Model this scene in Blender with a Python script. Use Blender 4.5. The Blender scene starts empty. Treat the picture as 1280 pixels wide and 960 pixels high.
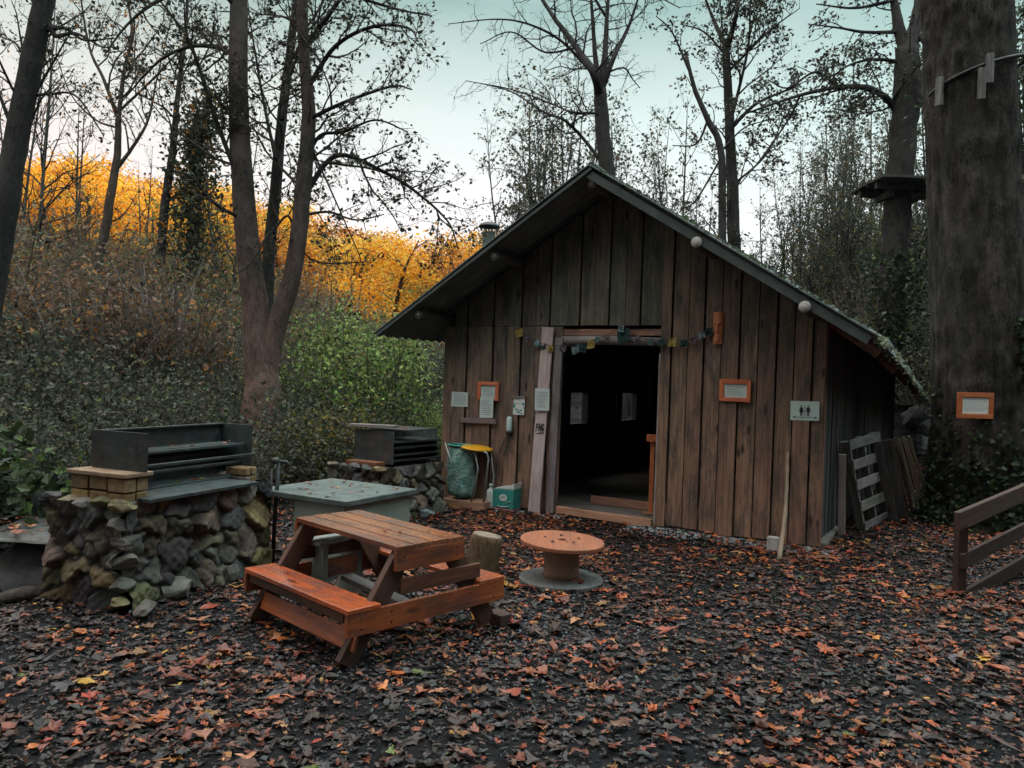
import bpy, math, random
import numpy as np
from mathutils import Vector

RNG = np.random.default_rng(7)
random.seed(7)
sc = bpy.context.scene
COL = sc.collection
PI = math.pi

# ------------------------------------------------------------------ camera model
FPX, CAM_H, ROLL, HOR = 955.0, 1.6, math.radians(2.0), 473.0
PITCH = math.atan2(480 - HOR, FPX)
EYE = np.array([0, 0, CAM_H])

def ray(px, py):
    dx, dy = px - 640, py - 480
    c, s = math.cos(ROLL), math.sin(ROLL)
    X, Z = (dx * c + dy * s) / FPX, -(-dx * s + dy * c) / FPX
    c, s = math.cos(-PITCH), math.sin(-PITCH)
    return np.array([X, c - Z * s, s + Z * c])

def at(px, py, Y):
    r = ray(px, py)
    return EYE + r * Y / r[1]

def onz(px, py, z=0.0):
    r = ray(px, py)
    return EYE + r * (z - CAM_H) / r[2]

# hut frame: u along the front wall, o out of it towards the clearing, z up
HL = np.array([-0.876, 9.844, 0.0])
HU = np.array([0.8749, -0.4843, 0.0])
HN = np.array([-0.4843, -0.8749, 0.0])
HZ = np.array([0, 0, 1.0])
HW = 4.5

HI = np.array([math.sin(math.radians(32)), math.cos(math.radians(32)), 0.0])   # the hut is a little skewed in plan
def OFF(o):
    return HN * o if o >= 0 else HI * -o

def S(u, o, z):
    return HL + HU * u + OFF(o) + HZ * z

def onwall(px, py, o=0.0):
    r = ray(px, py)
    p = EYE + r * ((HL + HN * o - EYE) @ HN) / (r @ HN)
    return float((p - HL) @ HU), float(p[2])

# ------------------------------------------------------------------ terrain
def sp(s, k=1.2):
    return np.log1p(np.exp(np.clip(s * k, -40, 40))) / k * (np.abs(s * k) < 39) + np.where(s * k >= 39, s, 0)

def sstep(a, b, x):
    t = np.clip((x - a) / (b - a), 0, 1)
    return t * t * (3 - 2 * t)

def tz(x, y):
    x = np.asarray(x, float); y = np.asarray(y, float)
    s = (x + 3.9) * -0.88 + (y - 9) * 0.47
    h = 0.22 * np.minimum(sp(s - 1.0), 60) + 0.35 * sstep(0, 3, s)
    s2 = (x - 6.4) * 0.93 + (y - 11.8) * 0.36
    h = h + 4.2 * np.tanh(0.55 * sp(s2) / 4.2)
    r = 0.8 * x - 0.6 * y
    h = h + 26 * sstep(10, 40, r)  # unseen ridge, shaped to keep the low sun off the clearing
    far = sstep(0.2, 4, h)
    h = h + far * 0.25 * (np.sin(x * 0.9 + 1.3 * np.sin(y * 0.6)) * np.cos(y * 0.7 + 0.5) + 0.5 * np.sin(x * 2.3 + y * 1.7))
    h = h + 0.008 * np.sin(x * 5.1 + 2 * np.sin(y * 2.2)) * np.cos(y * 4.3 + x)
    return h

# ------------------------------------------------------------------ materials
def mix(nt, fac, a, b, mode='MIX'):
    n = nt.nodes.new('ShaderNodeMix'); n.data_type = 'RGBA'; n.blend_type = mode
    for sock, v in ((n.inputs[0], fac), (n.inputs[6], a), (n.inputs[7], b)):
        if isinstance(v, bpy.types.NodeSocket): nt.links.new(v, sock)
        elif isinstance(v, (tuple, list)): sock.default_value = (*v, 1)
        else: sock.default_value = v
    return n.outputs[2]

def ramp(nt, src, stops):
    n = nt.nodes.new('ShaderNodeValToRGB'); e = n.color_ramp.elements
    while len(e) < len(stops): e.new(0.5)
    for el, (p, c) in zip(e, stops):
        el.position = p; el.color = (*c, 1) if isinstance(c, (tuple, list)) else (c, c, c, 1)
    nt.links.new(src, n.inputs[0])
    return n.outputs[0]

def noise(nt, vec, scale, detail=5, rough=0.6, dist=0.0):
    n = nt.nodes.new('ShaderNodeTexNoise')
    n.inputs['Scale'].default_value = scale; n.inputs['Detail'].default_value = detail
    n.inputs['Roughness'].default_value = rough; n.inputs['Distortion'].default_value = dist
    if vec is not None: nt.links.new(vec, n.inputs['Vector'])
    return n.outputs['Fac']

def mat_new(name):
    m = bpy.data.materials.new(name); m.use_nodes = True
    return m, m.node_tree, m.node_tree.nodes['Principled BSDF']

def coords(nt, attr=None, scale=(1, 1, 1)):
    if attr:
        a = nt.nodes.new('ShaderNodeAttribute'); a.attribute_name = attr; v = a.outputs['Vector']
    else:
        a = nt.nodes.new('ShaderNodeTexCoord'); v = a.outputs['Object']
    m = nt.nodes.new('ShaderNodeMapping'); m.inputs['Scale'].default_value = scale
    nt.links.new(v, m.inputs['Vector'])
    return m.outputs['Vector']

def tint(nt):
    a = nt.nodes.new('ShaderNodeAttribute'); a.attribute_name = 'tint'
    return a.outputs['Color']

def bump(nt, b, h, strength=0.4, dist=0.01):
    n = nt.nodes.new('ShaderNodeBump'); n.inputs['Strength'].default_value = strength
    n.inputs['Distance'].default_value = dist
    nt.links.new(h, n.inputs['Height']); nt.links.new(n.outputs['Normal'], b.inputs['Normal'])

def wood(name, dark, light, rough=0.75, stain=(0.03, 0.03, 0.03), stain_amt=0.5, wet=0.0, moss=None, scuff=0.0):
    """planks: 'gc' runs along the grain in x"""
    m, nt, b = mat_new(name)
    g = noise(nt, coords(nt, 'gc', (1.2, 30, 30)), 1.6, 6, 0.65, 0.6)
    c = mix(nt, ramp(nt, g, [(0.3, 0.0), (0.7, 1.0)]), dark, light)
    k = noise(nt, coords(nt, 'gc', (1.6, 5, 5)), 1.3, 5, 0.7)
    c = mix(nt, ramp(nt, k, [(0.44, 0.0), (0.62, stain_amt)]), c, stain)
    if scuff:
        sc1 = noise(nt, coords(nt, 'gc', (2.6, 9, 9)), 2.0, 6, 0.75)
        c = mix(nt, ramp(nt, sc1, [(0.60, 0.0), (0.70, scuff)]), c, (0.42, 0.38, 0.35))
    # knots
    v = nt.nodes.new('ShaderNodeTexVoronoi'); v.inputs['Scale'].default_value = 1.0
    nt.links.new(coords(nt, 'gc', (2.2, 6.5, 6.5)), v.inputs['Vector'])
    kn = ramp(nt, v.outputs['Distance'], [(0.07, 1.0), (0.17, 0.0)])
    c = mix(nt, kn, c, tuple(x * 0.35 for x in dark))
    c = mix(nt, 1.0, c, tint(nt), 'MULTIPLY')
    if moss:
        mo = noise(nt, coords(nt, None, (1, 1, 1)), 2.5, 6, 0.7)
        c = mix(nt, ramp(nt, mo, [(0.5, 0.0), (0.7, 0.75)]), c, moss)
    nt.links.new(c, b.inputs['Base Color'])
    if wet > .2:
        nt.links.new(ramp(nt, noise(nt, coords(nt, 'gc', (2, 6, 6)), 1.5, 5, .65), [(.38, .9), (.60, .1)]), b.inputs['Coat Weight']); b.inputs['Coat Roughness'].default_value = .16
    rr = ramp(nt, k, [(0.35, max(0.05, rough - wet)), (0.65, rough)])
    nt.links.new(rr, b.inputs['Roughness'])
    bump(nt, b, g, 0.5, 0.006)
    return m

def plain(name, a, bcol=None, scale=6, rough=0.7, metal=0.0, bmp=0.3, bscale=40, attr=False, alpha=None):
    m, nt, b = mat_new(name)
    v = coords(nt)
    c = mix(nt, ramp(nt, noise(nt, v, scale, 6, 0.65), [(0.35, 0.0), (0.68, 1.0)]), a, bcol or tuple(x * 0.6 for x in a))
    if attr: c = mix(nt, 1.0, c, tint(nt), 'MULTIPLY')
    nt.links.new(c, b.inputs['Base Color'])
    b.inputs['Metallic'].default_value = metal
    rr = ramp(nt, noise(nt, v, scale * 2.3, 4), [(0.3, max(0.05, rough - 0.15)), (0.7, min(1, rough + 0.15))])
    nt.links.new(rr, b.inputs['Roughness'])
    if bmp: bump(nt, b, noise(nt, v, bscale, 5, 0.7), bmp, 0.01)
    return m

def leafmat(name, trans=0.3, rough=0.6, spec=0.3, var=0.35):
    m, nt, b = mat_new(name)
    g = nt.nodes.new('ShaderNodeNewGeometry')
    c = tint(nt)
    nz = noise(nt, coords(nt), 38, 3, 0.6)
    c = mix(nt, var, c, mix(nt, 1.0, c, ramp(nt, nz, [(0.3, 0.25), (0.7, 1.0)]), 'MULTIPLY'))
    nt.links.new(c, b.inputs['Base Color'])
    b.inputs['Roughness'].default_value = rough
    b.inputs['Specular IOR Level'].default_value = spec
    if trans:
        t = nt.nodes.new('ShaderNodeBsdfTranslucent'); nt.links.new(c, t.inputs['Color'])
        ms = nt.nodes.new('ShaderNodeMixShader'); ms.inputs[0].default_value = trans
        nt.links.new(b.outputs[0], ms.inputs[1]); nt.links.new(t.outputs[0], ms.inputs[2])
        nt.links.new(ms.outputs[0], nt.nodes['Material Output'].inputs['Surface'])
    return m

def bark(name, a, b_, scale=5, moss=None, bmp=0.8):
    m, nt, b = mat_new(name)
    v = coords(nt, None, (1, 1, 0.36))
    n0 = noise(nt, v, scale * 3, 7, 0.72, 0.4); n4 = noise(nt, v, scale * 11, 6, 0.8, 0.3)
    n1 = mix(nt, 0.55, n0, n4)
    c = mix(nt, ramp(nt, n1, [(0.42, 0.0), (0.60, 1.0)]), a, b_)
    n2 = noise(nt, coords(nt), 1.7, 5, 0.7)
    c = mix(nt, ramp(nt, n2, [(0.45, 0.0), (0.7, 0.6)]), c, tuple(x * 1.5 for x in b_))
    if moss:
        n3 = noise(nt, coords(nt, None, (1, 1, 0.5)), 2.4, 6, 0.7)
        c = mix(nt, ramp(nt, n3, [(0.5, 0.0), (0.66, 0.6)]), c, moss)
    c = mix(nt, 1.0, c, tint(nt), 'MULTIPLY')
    nt.links.new(c, b.inputs['Base Color']); b.inputs['Roughness'].default_value = 0.9
    b.inputs['Specular IOR Level'].default_value = 0.15
    bump(nt, b, n1, bmp, 0.05)
    return m

M = {}
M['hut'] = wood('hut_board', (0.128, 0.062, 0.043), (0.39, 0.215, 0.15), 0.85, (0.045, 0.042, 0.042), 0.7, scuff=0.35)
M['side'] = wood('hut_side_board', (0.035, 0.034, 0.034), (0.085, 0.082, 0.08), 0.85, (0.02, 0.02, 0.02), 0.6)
M['inner'] = wood('hut_inner_board', (0.12, 0.105, 0.095), (0.24, 0.215, 0.195), 0.9)
M['greywood'] = wood('grey_wood', (0.14, 0.12, 0.12), (0.32, 0.29, 0.29), 0.85, (0.06, 0.05, 0.05), 0.5)
M['pinkwood'] = wood('pale_plank', (0.36, 0.29, 0.28), (0.55, 0.47, 0.46), 0.8, (0.22, 0.15, 0.14), 0.45)
M['picnic'] = wood('picnic_wood', (0.24, 0.065, 0.028), (0.50, 0.155, 0.062), 0.40, (0.085, 0.05, 0.045), 0.8, wet=0.32)
M['picnic_dark'] = wood('picnic_dark_wood', (0.055, 0.028, 0.02), (0.17, 0.075, 0.045), 0.7, (0.03, 0.025, 0.025), 0.7)
M['tan'] = wood('tan_wood', (0.30, 0.15, 0.10), (0.50, 0.29, 0.20), 0.75, (0.12, 0.07, 0.05), 0.5)
M['orange'] = wood('orange_wood', (0.42, 0.11, 0.04), (0.62, 0.2, 0.08), 0.6, (0.2, 0.06, 0.03), 0.35)
M['rail'] = wood('rail_wood', (0.036, 0.020, 0.016), (0.095, 0.053, 0.041), 0.8, (0.05, 0.04, 0.03), 0.5)
M['pallet'] = wood('pallet_wood', (0.10, 0.095, 0.095), (0.26, 0.25, 0.25), 0.85, (0.04, 0.04, 0.04), 0.6)
M['lath'] = wood('lath_wood', (0.20, 0.15, 0.11), (0.38, 0.30, 0.22), 0.85, (0.08, 0.07, 0.06), 0.5)
M['roof'] = plain('roof_sheet', (0.15, 0.19, 0.19), (0.075, 0.105, 0.105), 3.5, 0.75, 0.0, 0.25, 30)
M['verge'] = plain('roof_verge', (0.060, 0.078, 0.076), (0.028, 0.042, 0.042), 5, 0.8, 0.0, 0.4, 40)
M['log'] = plain('purlin_log', (0.10, 0.10, 0.095), (0.05, 0.055, 0.055), 9, 0.85)
M['logend'] = plain('sawn_end', (0.42, 0.42, 0.40), (0.25, 0.25, 0.23), 14, 0.8)
M['steel'] = plain('blackened_steel', (0.020, 0.030, 0.032), (0.045, 0.060, 0.062), 5, 0.5, 0.15, 0.25, 25)
M['steel2'] = plain('grey_steel', (0.085, 0.125, 0.125), (0.035, 0.052, 0.054), 4.5, 0.5, 0.1, 0.3, 25)
def rusty(name, a, c2, rust, amt):
    m, nt, b = mat_new(name); v = coords(nt)
    c = mix(nt, ramp(nt, noise(nt, v, 6, 6, .7), [(.35, 0.0), (.65, 1.0)]), a, c2)
    c = mix(nt, ramp(nt, noise(nt, coords(nt, None, (1, 1, .5)), 4.3, 8, .75), [(.50, 0.0), (.64, amt)]), c, rust)
    c = mix(nt, ramp(nt, noise(nt, v, 13, 7, .75), [(.58, 0.0), (.70, .5)]), c, (.17, .18, .175))
    nt.links.new(c, b.inputs['Base Color'])
    nt.links.new(ramp(nt, noise(nt, v, 9, 5), [(.3, .35), (.7, .75)]), b.inputs['Roughness'])
    bump(nt, b, noise(nt, v, 24, 6, .7), .4, .01)
    return m
M['steel'] = rusty('blackened_steel', (.014, .020, .021), (.040, .052, .054), (.055, .030, .022), .7)
M['steel2'] = rusty('grey_steel', (.048, .074, .075), (.020, .030, .032), (.045, .033, .028), .75)
M['tubemetal'] = plain('galvanised_tube', (0.42, 0.47, 0.46), (0.25, 0.30, 0.29), 10, 0.4, 0.5, 0)
M['greytop'] = plain('grey_table_top', (0.125, 0.158, 0.155), (0.05, 0.068, 0.068), 5, 0.45, 0.0, 0.3, 22)
M['greybody'] = plain('grey_painted_panel', (0.27, 0.31, 0.29), (0.19, 0.22, 0.20), 4, 0.6, 0.0, 0.15, 25)
M['stone'] = plain('rubble_stone', (0.9, 0.9, 0.88), (0.42, 0.42, 0.42), 11, 0.9, 0.0, 0.9, 22, attr=True)
M['mortar'] = plain('old_mortar', (0.075, 0.068, 0.058), (0.035, 0.034, 0.032), 12, 0.95, 0.0, 0.9, 30)
M['brick'] = plain('sandy_brick', (1, 1, 1), (0.55, 0.52, 0.5), 14, 0.9, 0.0, 0.7, 40, attr=True)
M['slab'] = plain('wet_slab', (0.045, 0.058, 0.056), (0.018, 0.022, 0.018), 5, 0.5, 0.0, 0.5, 15)
M['spool'] = wood('reel_wood', (0.25, 0.08, 0.038), (0.40, 0.145, 0.07), 0.75, (0.16, 0.08, 0.06), 0.5)
M['drum'] = wood('reel_drum', (0.26, 0.15, 0.11), (0.42, 0.26, 0.19), 0.8, (0.13, 0.08, 0.06), 0.5)
M['reelbase'] = wood('reel_base', (0.09, 0.095, 0.10), (0.18, 0.19, 0.19), 0.7, (0.05, 0.05, 0.05), 0.5)
M['paper'] = plain('weathered_paper', (0.50, 0.60, 0.60), (0.42, 0.50, 0.50), 5, 0.7, 0, 0)
M['paper2'] = plain('white_paper', (0.62, 0.65, 0.64), (0.55, 0.58, 0.57), 5, 0.7, 0, 0)
M['ink'] = plain('dark_print', (0.03, 0.035, 0.04), None, 5, 0.7, 0, 0)
M['inkgrey'] = plain('faded_print', (0.22, 0.29, 0.30), None, 5, 0.7, 0, 0)
M['sign'] = plain('sign_plate', (0.46, 0.62, 0.60), (0.40, 0.54, 0.53), 3, 0.5, 0, 0)
M['yellow'] = plain('yellow_plastic', (0.75, 0.38, 0.01), (0.6, 0.3, 0.01), 4, 0.4, 0, 0)
M['teal'] = plain('teal_carton', (0.03, 0.23, 0.20), (0.05, 0.28, 0.25), 6, 0.45, 0, 0)
M['white'] = plain('white_plastic', (0.6, 0.66, 0.64), (0.5, 0.56, 0.54), 6, 0.45, 0, 0)
M['pink'] = plain('pink_stripe', (0.55, 0.22, 0.25), None, 6, 0.5, 0, 0)
M['clay'] = plain('carved_wood', (0.50, 0.19, 0.09), (0.36, 0.12, 0.055), 8, 0.6, 0, 0.2, 30)
M['black'] = plain('black_metal', (0.012, 0.014, 0.015), (0.03, 0.032, 0.033), 8, 0.5, 0.2, 0.1)
M['grav'] = plain('pale_gravel', (1, 1, 1), (0.6, 0.62, 0.65), 30, 0.9, 0, 0.3, attr=True)
M['cloth'] = leafmat('flag_cloth', 0.25, 0.9, 0.1, 0.2)
M['foliage'] = leafmat('foliage', 0.35, 0.55, 0.3)
M['goldleaf'] = leafmat('autumn_leaf', 0.45, 0.6, 0.2)
M['litter'] = leafmat('fallen_leaf', 0.08, 0.42, 0.45, 0.8)
M['bark'] = bark('grey_bark', (0.018, 0.018, 0.018), (0.058, 0.056, 0.055))
M['bark_twin'] = bark('brown_bark', (0.05, 0.042, 0.039), (0.165, 0.130, 0.118), 4, (0.06, 0.075, 0.055))
M['bark_big'] = bark('rough_bark', (0.008, 0.008, 0.008), (0.085, 0.077, 0.072), 6, (0.028, 0.034, 0.022), bmp=1.0)
M['bark_sap'] = bark('sapling_bark', (0.035, 0.036, 0.035), (0.095, 0.098, 0.095))
M['bark_far'] = bark('distant_bark', (0.035, 0.027, 0.022), (0.085, 0.067, 0.056))
M['endgrain'] = plain('stump_top', (0.32, 0.25, 0.19), (0.16, 0.13, 0.10), 18, 0.85, 0, 0.4)
M['bag'] = None
def bagmat():
    m, nt, b = mat_new('green_refuse_bag')
    n = noise(nt, coords(nt), 9, 4, 0.6)
    nt.links.new(mix(nt, ramp(nt, n, [(0.35, 0.0), (0.7, 1.0)]), (0.04, 0.18, 0.155), (0.34, 0.52, 0.48)), b.inputs['Base Color'])
    b.inputs['Roughness'].default_value = 0.25
    bump(nt, b, noise(nt, coords(nt, None, (1, 1, 2.2)), 16, 4, 0.6, 1.0), 0.8, 0.03)
    return m
M['bag'] = bagmat()

def groundmat():
    m, nt, b = mat_new('woodland_soil')
    v = coords(nt)
    n1 = noise(nt, v, 1.1, 6, 0.65); n2 = noise(nt, v, 22, 8, 0.75); n3 = noise(nt, v, 75, 4, 0.7)
    c = mix(nt, ramp(nt, n2, [(0.35, 0.0), (0.7, 1.0)]), (0.005, 0.006, 0.008), (0.028, 0.030, 0.037))
    c = mix(nt, ramp(nt, n1, [(0.4, 0.0), (0.7, 0.6)]), c, (0.020, 0.014, 0.011))
    c = mix(nt, ramp(nt, n3, [(0.60, 0.0), (0.68, 0.6)]), c, (0.085, 0.088, 0.095))
    nt.links.new(c, b.inputs['Base Color'])
    nt.links.new(ramp(nt, n1, [(0.35, 0.45), (0.65, 0.95)]), b.inputs['Roughness'])
    b.inputs['Specular IOR Level'].default_value = .15; bump(nt, b, mix(nt, 0.5, n2, n3), 1.0, 0.04)
    return m
M['ground'] = groundmat()

# ------------------------------------------------------------------ mesh builder
WL = {}
class MB:
    def __init__(s): s.V = []; s.F = []; s.G = []; s.T = []; s.n = 0; s.SM = []
    def add(s, v, faces, gc=None, t=(1, 1, 1), smooth=False):
        """faces: list of int arrays (n,k)"""
        v = np.asarray(v, float).reshape(-1, 3)
        s.V.append(v)
        for f in faces:
            f = np.asarray(f, int)
            if f.ndim == 1: f = f[None]
            s.F.append(f + s.n); s.SM.append(np.full(len(f), smooth))
        s.G.append(v if gc is None else np.asarray(gc, float).reshape(-1, 3))
        t = np.asarray(t, float)
        s.T.append(np.tile(t, (len(v), 1)) if t.ndim == 1 else t)
        s.n += len(v)
        return s
    def box(s, c, ax, ay, az, sx, sy, sz, t=(1, 1, 1)):
        """centre, unit axes (x = grain), full sizes"""
        c, ax, ay, az = (np.asarray(q, float) for q in (c, ax, ay, az))
        k = np.array([[i, j, l] for i in (-.5, .5) for j in (-.5, .5) for l in (-.5, .5)])
        v = c + k[:, :1] * sx * ax + k[:, 1:2] * sy * ay + k[:, 2:] * sz * az
        f = [[0, 1, 3, 2], [4, 6, 7, 5], [0, 4, 5, 1], [2, 3, 7, 6], [0, 2, 6, 4], [1, 5, 7, 3]]
        if np.dot(np.cross(ax, ay), az) < 0: f = [q[::-1] for q in f]
        g = k * np.array([sx, sy, sz]) + RNG.uniform(0, 40, 3)
        return s.add(v, [np.array(f)], g, t)
    def bar(s, a, b, w, h, up=(0, 0, 1), t=(1, 1, 1)):
        """plank from a to b, w across, h along up"""
        a, b = np.asarray(a, float), np.asarray(b, float)
        d = b - a; L = np.linalg.norm(d); d /= L
        y = np.cross(np.asarray(up, float), d); y /= np.linalg.norm(y); z = np.cross(d, y)
        return s.box((a + b) / 2, d, y, z, L, w, h, t)
    def tube(s, pts, rad, n=8, cap=True, t=(1, 1, 1), smooth=True, rough=0.0):
        P = np.asarray(pts, float); m = len(P)
        R = np.broadcast_to(np.asarray(rad, float), (m,))
        T = np.gradient(P, axis=0); T /= np.linalg.norm(T, axis=1)[:, None] + 1e-9
        ref = np.array([0, 0, 1.0]) if abs(T[0, 2]) < 0.8 else np.array([0, 1.0, 0])
        U = np.cross(ref, T); U /= np.linalg.norm(U, axis=1)[:, None] + 1e-9
        W = np.cross(T, U)
        a = np.arange(n) * 2 * PI / n
        rr = R[:, None, None] * (1 + (RNG.normal(0, rough, (m, n, 1)) if rough else 0))
        v = P[:, None] + rr * (np.cos(a)[None, :, None] * U[:, None] + np.sin(a)[None, :, None] * W[:, None])
        i = np.arange(m - 1)[:, None] * n; j = np.arange(n); k = (j + 1) % n
        f = np.stack([i + j, i + k, i + n + k, i + n + j], -1).reshape(-1, 4)
        L = np.concatenate([[0], np.cumsum(np.linalg.norm(np.diff(P, axis=0), axis=1))])
        g = np.stack([np.repeat(L, n), np.tile(np.cos(a) * R[0], m), np.tile(np.sin(a) * R[0], m)], 1) + RNG.uniform(0, 40, 3)
        fs = [f]
        v = v.reshape(-1, 3)
        s.add(v, fs, g, t, smooth)
        if cap and n > 3:
            s.F.append(np.array([np.arange(n)[::-1]]) + s.n - n * m); s.SM.append(np.array([False]))
            s.F.append(np.array([np.arange(n)]) + s.n - n); s.SM.append(np.array([False]))
        return s
    def poly(s, pts, d, t=(1, 1, 1), grain=None):
        """flat outline pushed along vector d"""
        P = np.asarray(pts, float); n = len(P); d = np.asarray(d, float)
        v = np.concatenate([P, P + d])
        j = np.arange(n); k = (j + 1) % n
        g = None
        if grain is not None:
            gx = np.asarray(grain, float); gy = np.cross(d / np.linalg.norm(d), gx)
            g = np.stack([v @ gx, v @ gy, v @ (d / np.linalg.norm(d))], 1) + RNG.uniform(0, 40, 3)
        nrm = np.zeros(3)
        for q in range(1, n - 1): nrm += np.cross(P[q] - P[0], P[q + 1] - P[0])
        side = np.stack([j, k, k + n, j + n], 1)
        if nrm @ d > 0:
            return s.add(v, [j[::-1][None], (j + n)[None], side], g, t)
        return s.add(v, [j[None], (j + n)[::-1][None], side[:, ::-1]], g, t)
    def lathe(s, c, prof, n=24, axis=(0, 0, 1), t=(1, 1, 1), smooth=True):
        c = np.asarray(c, float); A = np.asarray(axis, float); A /= np.linalg.norm(A)
        ref = np.array([1.0, 0, 0]) if abs(A[0]) < 0.9 else np.array([0, 1.0, 0])
        U = np.cross(A, ref); U /= np.linalg.norm(U); W = np.cross(A, U)
        a = np.arange(n) * 2 * PI / n
        v = np.array([c + A * z + r * (math.cos(q) * U + math.sin(q) * W) for r, z in prof for q in a])
        m = len(prof)
        i = np.arange(m - 1)[:, None] * n; j = np.arange(n); k = (j + 1) % n
        f = np.stack([i + j, i + k, i + n + k, i + n + j], -1).reshape(-1, 4)
        g = np.stack([(v - c) @ U, (v - c) @ W, (v - c) @ A], 1) + RNG.uniform(0, 20, 3)
        return s.add(v, [f, np.arange(n)[::-1][None], (np.arange(n) + n * (m - 1))[None]], g, t, smooth)
    def build(s, name, mat, parent=None, bev=0.0, base=None):
        V = np.concatenate(s.V)
        if parent is None:
            o_ = np.array([(V[:, 0].min() + V[:, 0].max()) / 2, (V[:, 1].min() + V[:, 1].max()) / 2, V[:, 2].min()]) if base is None else np.asarray(base, float)
        else:
            o_ = WL[parent.name]
        me = bpy.data.meshes.new(name)
        tot = np.concatenate([np.full(len(f), f.shape[1]) for f in s.F])
        loops = np.concatenate([f.ravel() for f in s.F])
        me.vertices.add(len(V)); me.vertices.foreach_set('co', (V - o_).ravel().astype(np.float32))
        me.loops.add(len(loops)); me.loops.foreach_set('vertex_index', loops.astype(np.int32))
        me.polygons.add(len(tot))
        me.polygons.foreach_set('loop_start', (np.cumsum(tot) - tot).astype(np.int32))
        me.update(calc_edges=True)
        me.polygons.foreach_set('use_smooth', np.concatenate(s.SM))
        a = me.attributes.new('gc', 'FLOAT_VECTOR', 'POINT'); a.data.foreach_set('vector', np.concatenate(s.G).ravel().astype(np.float32))
        T = np.concatenate(s.T); a = me.attributes.new('tint', 'FLOAT_COLOR', 'POINT')
        a.data.foreach_set('color', np.concatenate([T, np.ones((len(T), 1))], 1).ravel().astype(np.float32))
        me.materials.append(mat)
        o = bpy.data.objects.new(name, me); COL.objects.link(o)
        WL[o.name] = o_
        if parent is None: o.location = o_
        else: o.parent = parent
        if bev:
            md = o.modifiers.new('bevel', 'BEVEL'); md.width = bev; md.segments = 2; md.limit_method = 'ANGLE'; md.angle_limit = math.radians(40)
        return o

def tag(o, label, cat, group=None):
    o['label'] = label; o['category'] = cat
    if group: o['group'] = group
    return o
def thing(name, loc, label, cat, group=None):
    o = bpy.data.objects.new(name, None); COL.objects.link(o); o.empty_display_size = 0.2
    o.location = loc; WL[o.name] = np.asarray(loc, float)
    return tag(o, label, cat, group)
def copy_tree(o, parent=None):
    c = o.copy(); COL.objects.link(c)
    if parent is not None: c.parent = parent
    for ch in list(o.children): copy_tree(ch, c)
    return c
def unit(v):
    v = np.asarray(v, float); return v / np.linalg.norm(v)
def rt(lo=0.8, hi=1.15, hue=0.05):
    return np.clip(RNG.uniform(lo, hi) * (1 + RNG.normal(0, hue, 3)), 0.2, 1.5)

# ------------------------------------------------------------------ leaves
def rand_unit(n):
    v = RNG.normal(size=(n, 3)); return v / np.linalg.norm(v, axis=1)[:, None]
def leaf_quads(mb, P, size, cols, flat=0.0, aspect=0.6):
    """rhombic leaves folded on the midrib"""
    P = np.asarray(P, float); n = len(P)
    if n == 0: return
    D = rand_unit(n); N = rand_unit(n); N[:, 2] += flat
    W = np.cross(N, D); W /= np.linalg.norm(W, axis=1)[:, None] + 1e-9
    N = np.cross(D, W)
    L = np.asarray(size)[:, None] if np.ndim(size) else np.full((n, 1), size)
    a = P; b = P + D * L * .45 + W * L * aspect * .5 + N * L * .12; c = P + D * L; d = P + D * L * .45 - W * L * aspect * .5 + N * L * .12
    v = np.stack([a, b, c, d], 1).reshape(-1, 3)
    f = np.arange(n * 4).reshape(n, 4)
    mb.add(v, [f[:, :3], f[:, [0, 2, 3]]], None, np.repeat(cols, 4, 0))

MAPLE = np.array([(0, 0), (.20, .02), (.45, -.08), (.38, .14), (.62, .32), (.36, .40), (.34, .58), (.16, .54), (0, 1.0),
                  (-.16, .54), (-.34, .58), (-.36, .40), (-.62, .32), (-.38, .14), (-.45, -.08), (-.20, .02)])
OVAL = np.array([(0, 0), (.16, .12), (.26, .35), (.24, .6), (.12, .85), (0, 1.0), (-.12, .85), (-.24, .6), (-.26, .35), (-.16, .12)])
def ground_leaves(mb, P, size, cols, outline):
    n = len(P); m = len(outline)
    if n == 0: return
    th = RNG.uniform(0, 2 * PI, n); tilt = np.abs(RNG.normal(0, .26, n)); ta = RNG.uniform(0, 2 * PI, n)
    curl = RNG.uniform(-.5, 1.3, n); cup = RNG.uniform(-.6, 1.0, n); fold = RNG.uniform(.55, 1.0, n)
    O = np.concatenate([outline, [(0, .3)]]); O = O - np.array([0, .35])
    wob = 1 + RNG.normal(0, .26, (n, m + 1)); wid = RNG.uniform(.4, 1.1, n); rid = np.clip(RNG.normal(.25, .5, n), -.4, 1.6)
    x = O[None, :, 0] * wob * wid[:, None]; y = O[None, :, 1] * wob * fold[:, None]
    z = rid[:, None] * np.abs(x) + curl[:, None] * np.abs(x) ** 1.5 * .9 + cup[:, None] * y * y * .7 + RNG.normal(0, .06, (n, m + 1))
    z = z + (np.cos(ta)[:, None] * x + np.sin(ta)[:, None] * y) * tilt[:, None]
    z = .30 * np.tanh((z - z.min(1)[:, None]) / .30 * .7)
    x = x / np.sqrt(1 + rid[:, None] ** 2); z = z - z.min(1)[:, None] * .8
    c, s_ = np.cos(th)[:, None], np.sin(th)[:, None]
    sz = np.asarray(size)[:, None]
    v = np.stack([P[:, :1] + (x * c - y * s_) * sz, P[:, 1:2] + (x * s_ + y * c) * sz, P[:, 2:3] + z * sz], -1).reshape(-1, 3)
    j = np.arange(m); f = np.stack([j, (j + 1) % m, np.full(m, m)], 1)
    F = (f[None] + np.arange(n)[:, None, None] * (m + 1)).reshape(-1, 3)
    cc = np.repeat(cols, m + 1, 0)
    cc = cc * (1 - .25 * RNG.random((len(cc), 1)))
    mb.add(v, [F], None, cc)

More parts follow.
